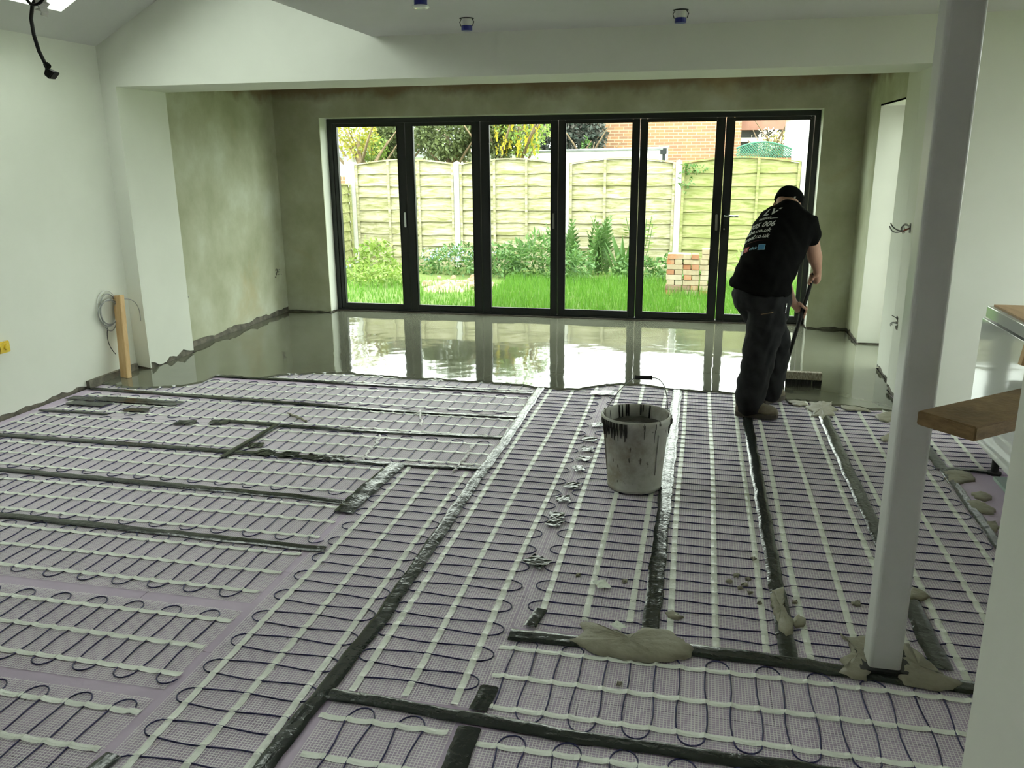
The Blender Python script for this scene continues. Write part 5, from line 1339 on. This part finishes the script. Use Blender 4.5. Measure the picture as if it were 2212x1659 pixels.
# ---- cap
k = MB(); rings = []; cc0 = HC + hup * .034 - hfw * .0
for t in range(9):
    a = math.radians(t * 90 / 8.6); rings.append((cc0 + hup * (.088 * math.sin(a)), RT, .094 * math.cos(a) ** .6, .112 * math.cos(a) ** .6, hup))
loft(k, [(cc0 - hup * .03 - hfw * .004, RT, .093, .110, hup)] + rings, 24)
capo = fuse(k, 'cap', 'black_cotton', person, .006, 3)
k = MB(); br = []
for i in range(9):
    a = math.radians(-60 + 15 * i); br.append((cc0 - hup * .022 + RT * (.088 * math.sin(a)) + hfw * (.105 * math.cos(a)), cc0 - hup * .04 + RT * (.086 * math.sin(a)) + hfw * (.105 + .07 * math.cos(a))))
k.grid([[p for p, q in br], [q for p, q in br], [q - hup * .005 for p, q in br], [p - hup * .005 for p, q in br], [p for p, q in br]]); keep(k.build('peak', 'black_cotton'), capo)
bpy.context.view_layer.update()
a, na = on_surface(capo, 1716, 427)
if a:
    k = MB(); u = RT * .007; v = na.cross(RT).normalized() * .008; o = a + na * .002; e = na * .003
    k.hexa([o - u - v, o + u - v, o + u + v, o - u + v, o - u - v + e, o + u - v + e, o + u + v + e, o - u + v + e]); keep(k.build('cap_tag', 'print_white'), capo)
# ---- shirt print
PZ = RT.cross(sp).normalized(); PC = Vector((.49, 5.785, 1.08))
pm4 = Matrix((( RT.x, sp.x, PZ.x, 0), (RT.y, sp.y, PZ.y, 0), (RT.z, sp.z, PZ.z, 0), (0, 0, 0, 1)))
def wrap(o, u, v):
    u -= .055; v += .02; tl = math.radians(9)
    u, v = u * math.cos(tl) - v * math.sin(tl), u * math.sin(tl) + v * math.cos(tl)
    m = pm4 @ Matrix.Rotation(tl, 4, 'Z'); m.translation = PC + RT * u + sp * v + PZ * .30
    me = o.data; me.transform(m)
    # project each point straight onto the shirt
    mi = shirt.matrix_world.inverted(); dirv = (mi.to_3x3() @ (-PZ)).normalized()
    for vv in me.vertices:
        hit, loc, nor, _ = shirt.ray_cast(mi @ vv.co, dirv)
        if hit: vv.co = shirt.matrix_world @ loc + PZ * (.0035 if vv.co.dot(PZ) - m.translation.dot(PZ) > -1e-4 else .0035)
        else: vv.co = vv.co - PZ * .34
    me.update(); keep(o, shirt); return o
def words(s, u, v, size, m, shear=.35, align='RIGHT', sx=1.0):
    c = bpy.data.curves.new('lettering', 'FONT'); c.body = s; c.size = size; c.shear = shear; c.align_x = align; c.resolution_u = 3; c.offset = size * .02
    to = bpy.data.objects.new('lettering', c); COL.objects.link(to); dg = bpy.context.evaluated_depsgraph_get(); dg.update()
    me = bpy.data.meshes.new_from_object(to.evaluated_get(dg)); bpy.data.objects.remove(to)
    if sx != 1: me.transform(Matrix.Diagonal((sx, 1, 1, 1)))
    bm = bmesh.new(); bm.from_mesh(me); bmesh.ops.triangulate(bm, faces=bm.faces); bm.to_mesh(me); bm.free()
    me.materials.clear(); me.materials.append(MAT[m]); o = bpy.data.objects.new('lettering', me); COL.objects.link(o); return wrap(o, u, v)
def patch(w, h, u, v, m, name='logo', rnd_=0.0):
    k = MB(); n = 8; k.grid([[(-w / 2 + w * i / n, -h / 2 + h * j / n, 0) for i in range(n + 1)] for j in range(n + 1)]); o = k.build(name, m); return wrap(o, u, v)
words('LV', .085, .175, .085, 'print_white', .3, sx=1.1)
words('ection', .06, .135, .036, 'print_white', .4); patch(.05, .004, .085, .137, 'print_white', 'print_line')
words('0 305 006', .10, .075, .058, 'print_white', .35, sx=1.05)
words('lebe.co.uk', .085, .030, .044, 'print_white', .35, sx=1.1)
words('proof.co.uk', .085, -.015, .040, 'print_white', .35, sx=1.1)
patch(.22, .003, -.02, -.035, 'print_dark_red', 'print_line')
patch(.046, .04, .055, -.085, 'print_pale_blue', 'logo'); 
o = patch(.040, .034, .055, -.085, 'print_blue', 'logo_face'); o.location += PZ * .0012
words('click', .022, -.098, .032, 'print_pale_blue', .2)
patch(.042, .038, -.062, -.088, 'print_red', 'logo'); o = words('v', -.052, -.096, .034, 'print_white', .1); o.location += PZ * .001
patch(.042, .045, -.115, -.09, 'print_white', 'logo')
# ---- broom
bh = Vector((H2.x, 6.33, 0)); bmo = thing('broom', (bh.x, bh.y, ZS), 'wide screed broom with long black handle held by the person', 'broom')
k = MB(); top_h = H1 - HD * .05; k.tube([top_h, H1, H1.lerp(H2, .5), H2], [.013, .013, .0135, .015], 12); keep(k.build('handle', 'black_rubber', smooth=True), bmo)
k = MB(); k.tube([H2 - HD * .06, H2 + HD * .02, Vector((bh.x, bh.y, .112))], [.019, .021, .020], 12); keep(k.build('socket', 'black_rubber', smooth=True), bmo)
k = MB(); k.box((bh.x - .275, bh.y - .028, .068), (bh.x + .275, bh.y + .028, .125)); keep(k.build('head_block', 'broom_block', bevel=.004), bmo)
k = MB(); r = random.Random(9)
for i in range(64):
    for j in range(5):
        x = bh.x - .272 + .544 * i / 63 + r.uniform(-.003, .003); y = bh.y - .024 + .048 * j / 4
        k.tube([(x, y, .075), (x + r.uniform(-.006, .006), y + r.uniform(-.008, .004), ZS + .001)], .0032, 4, cap=False)
bo_ = keep(k.build('bristles', 'bristle'), bmo); bo_['kind'] = 'stuff'
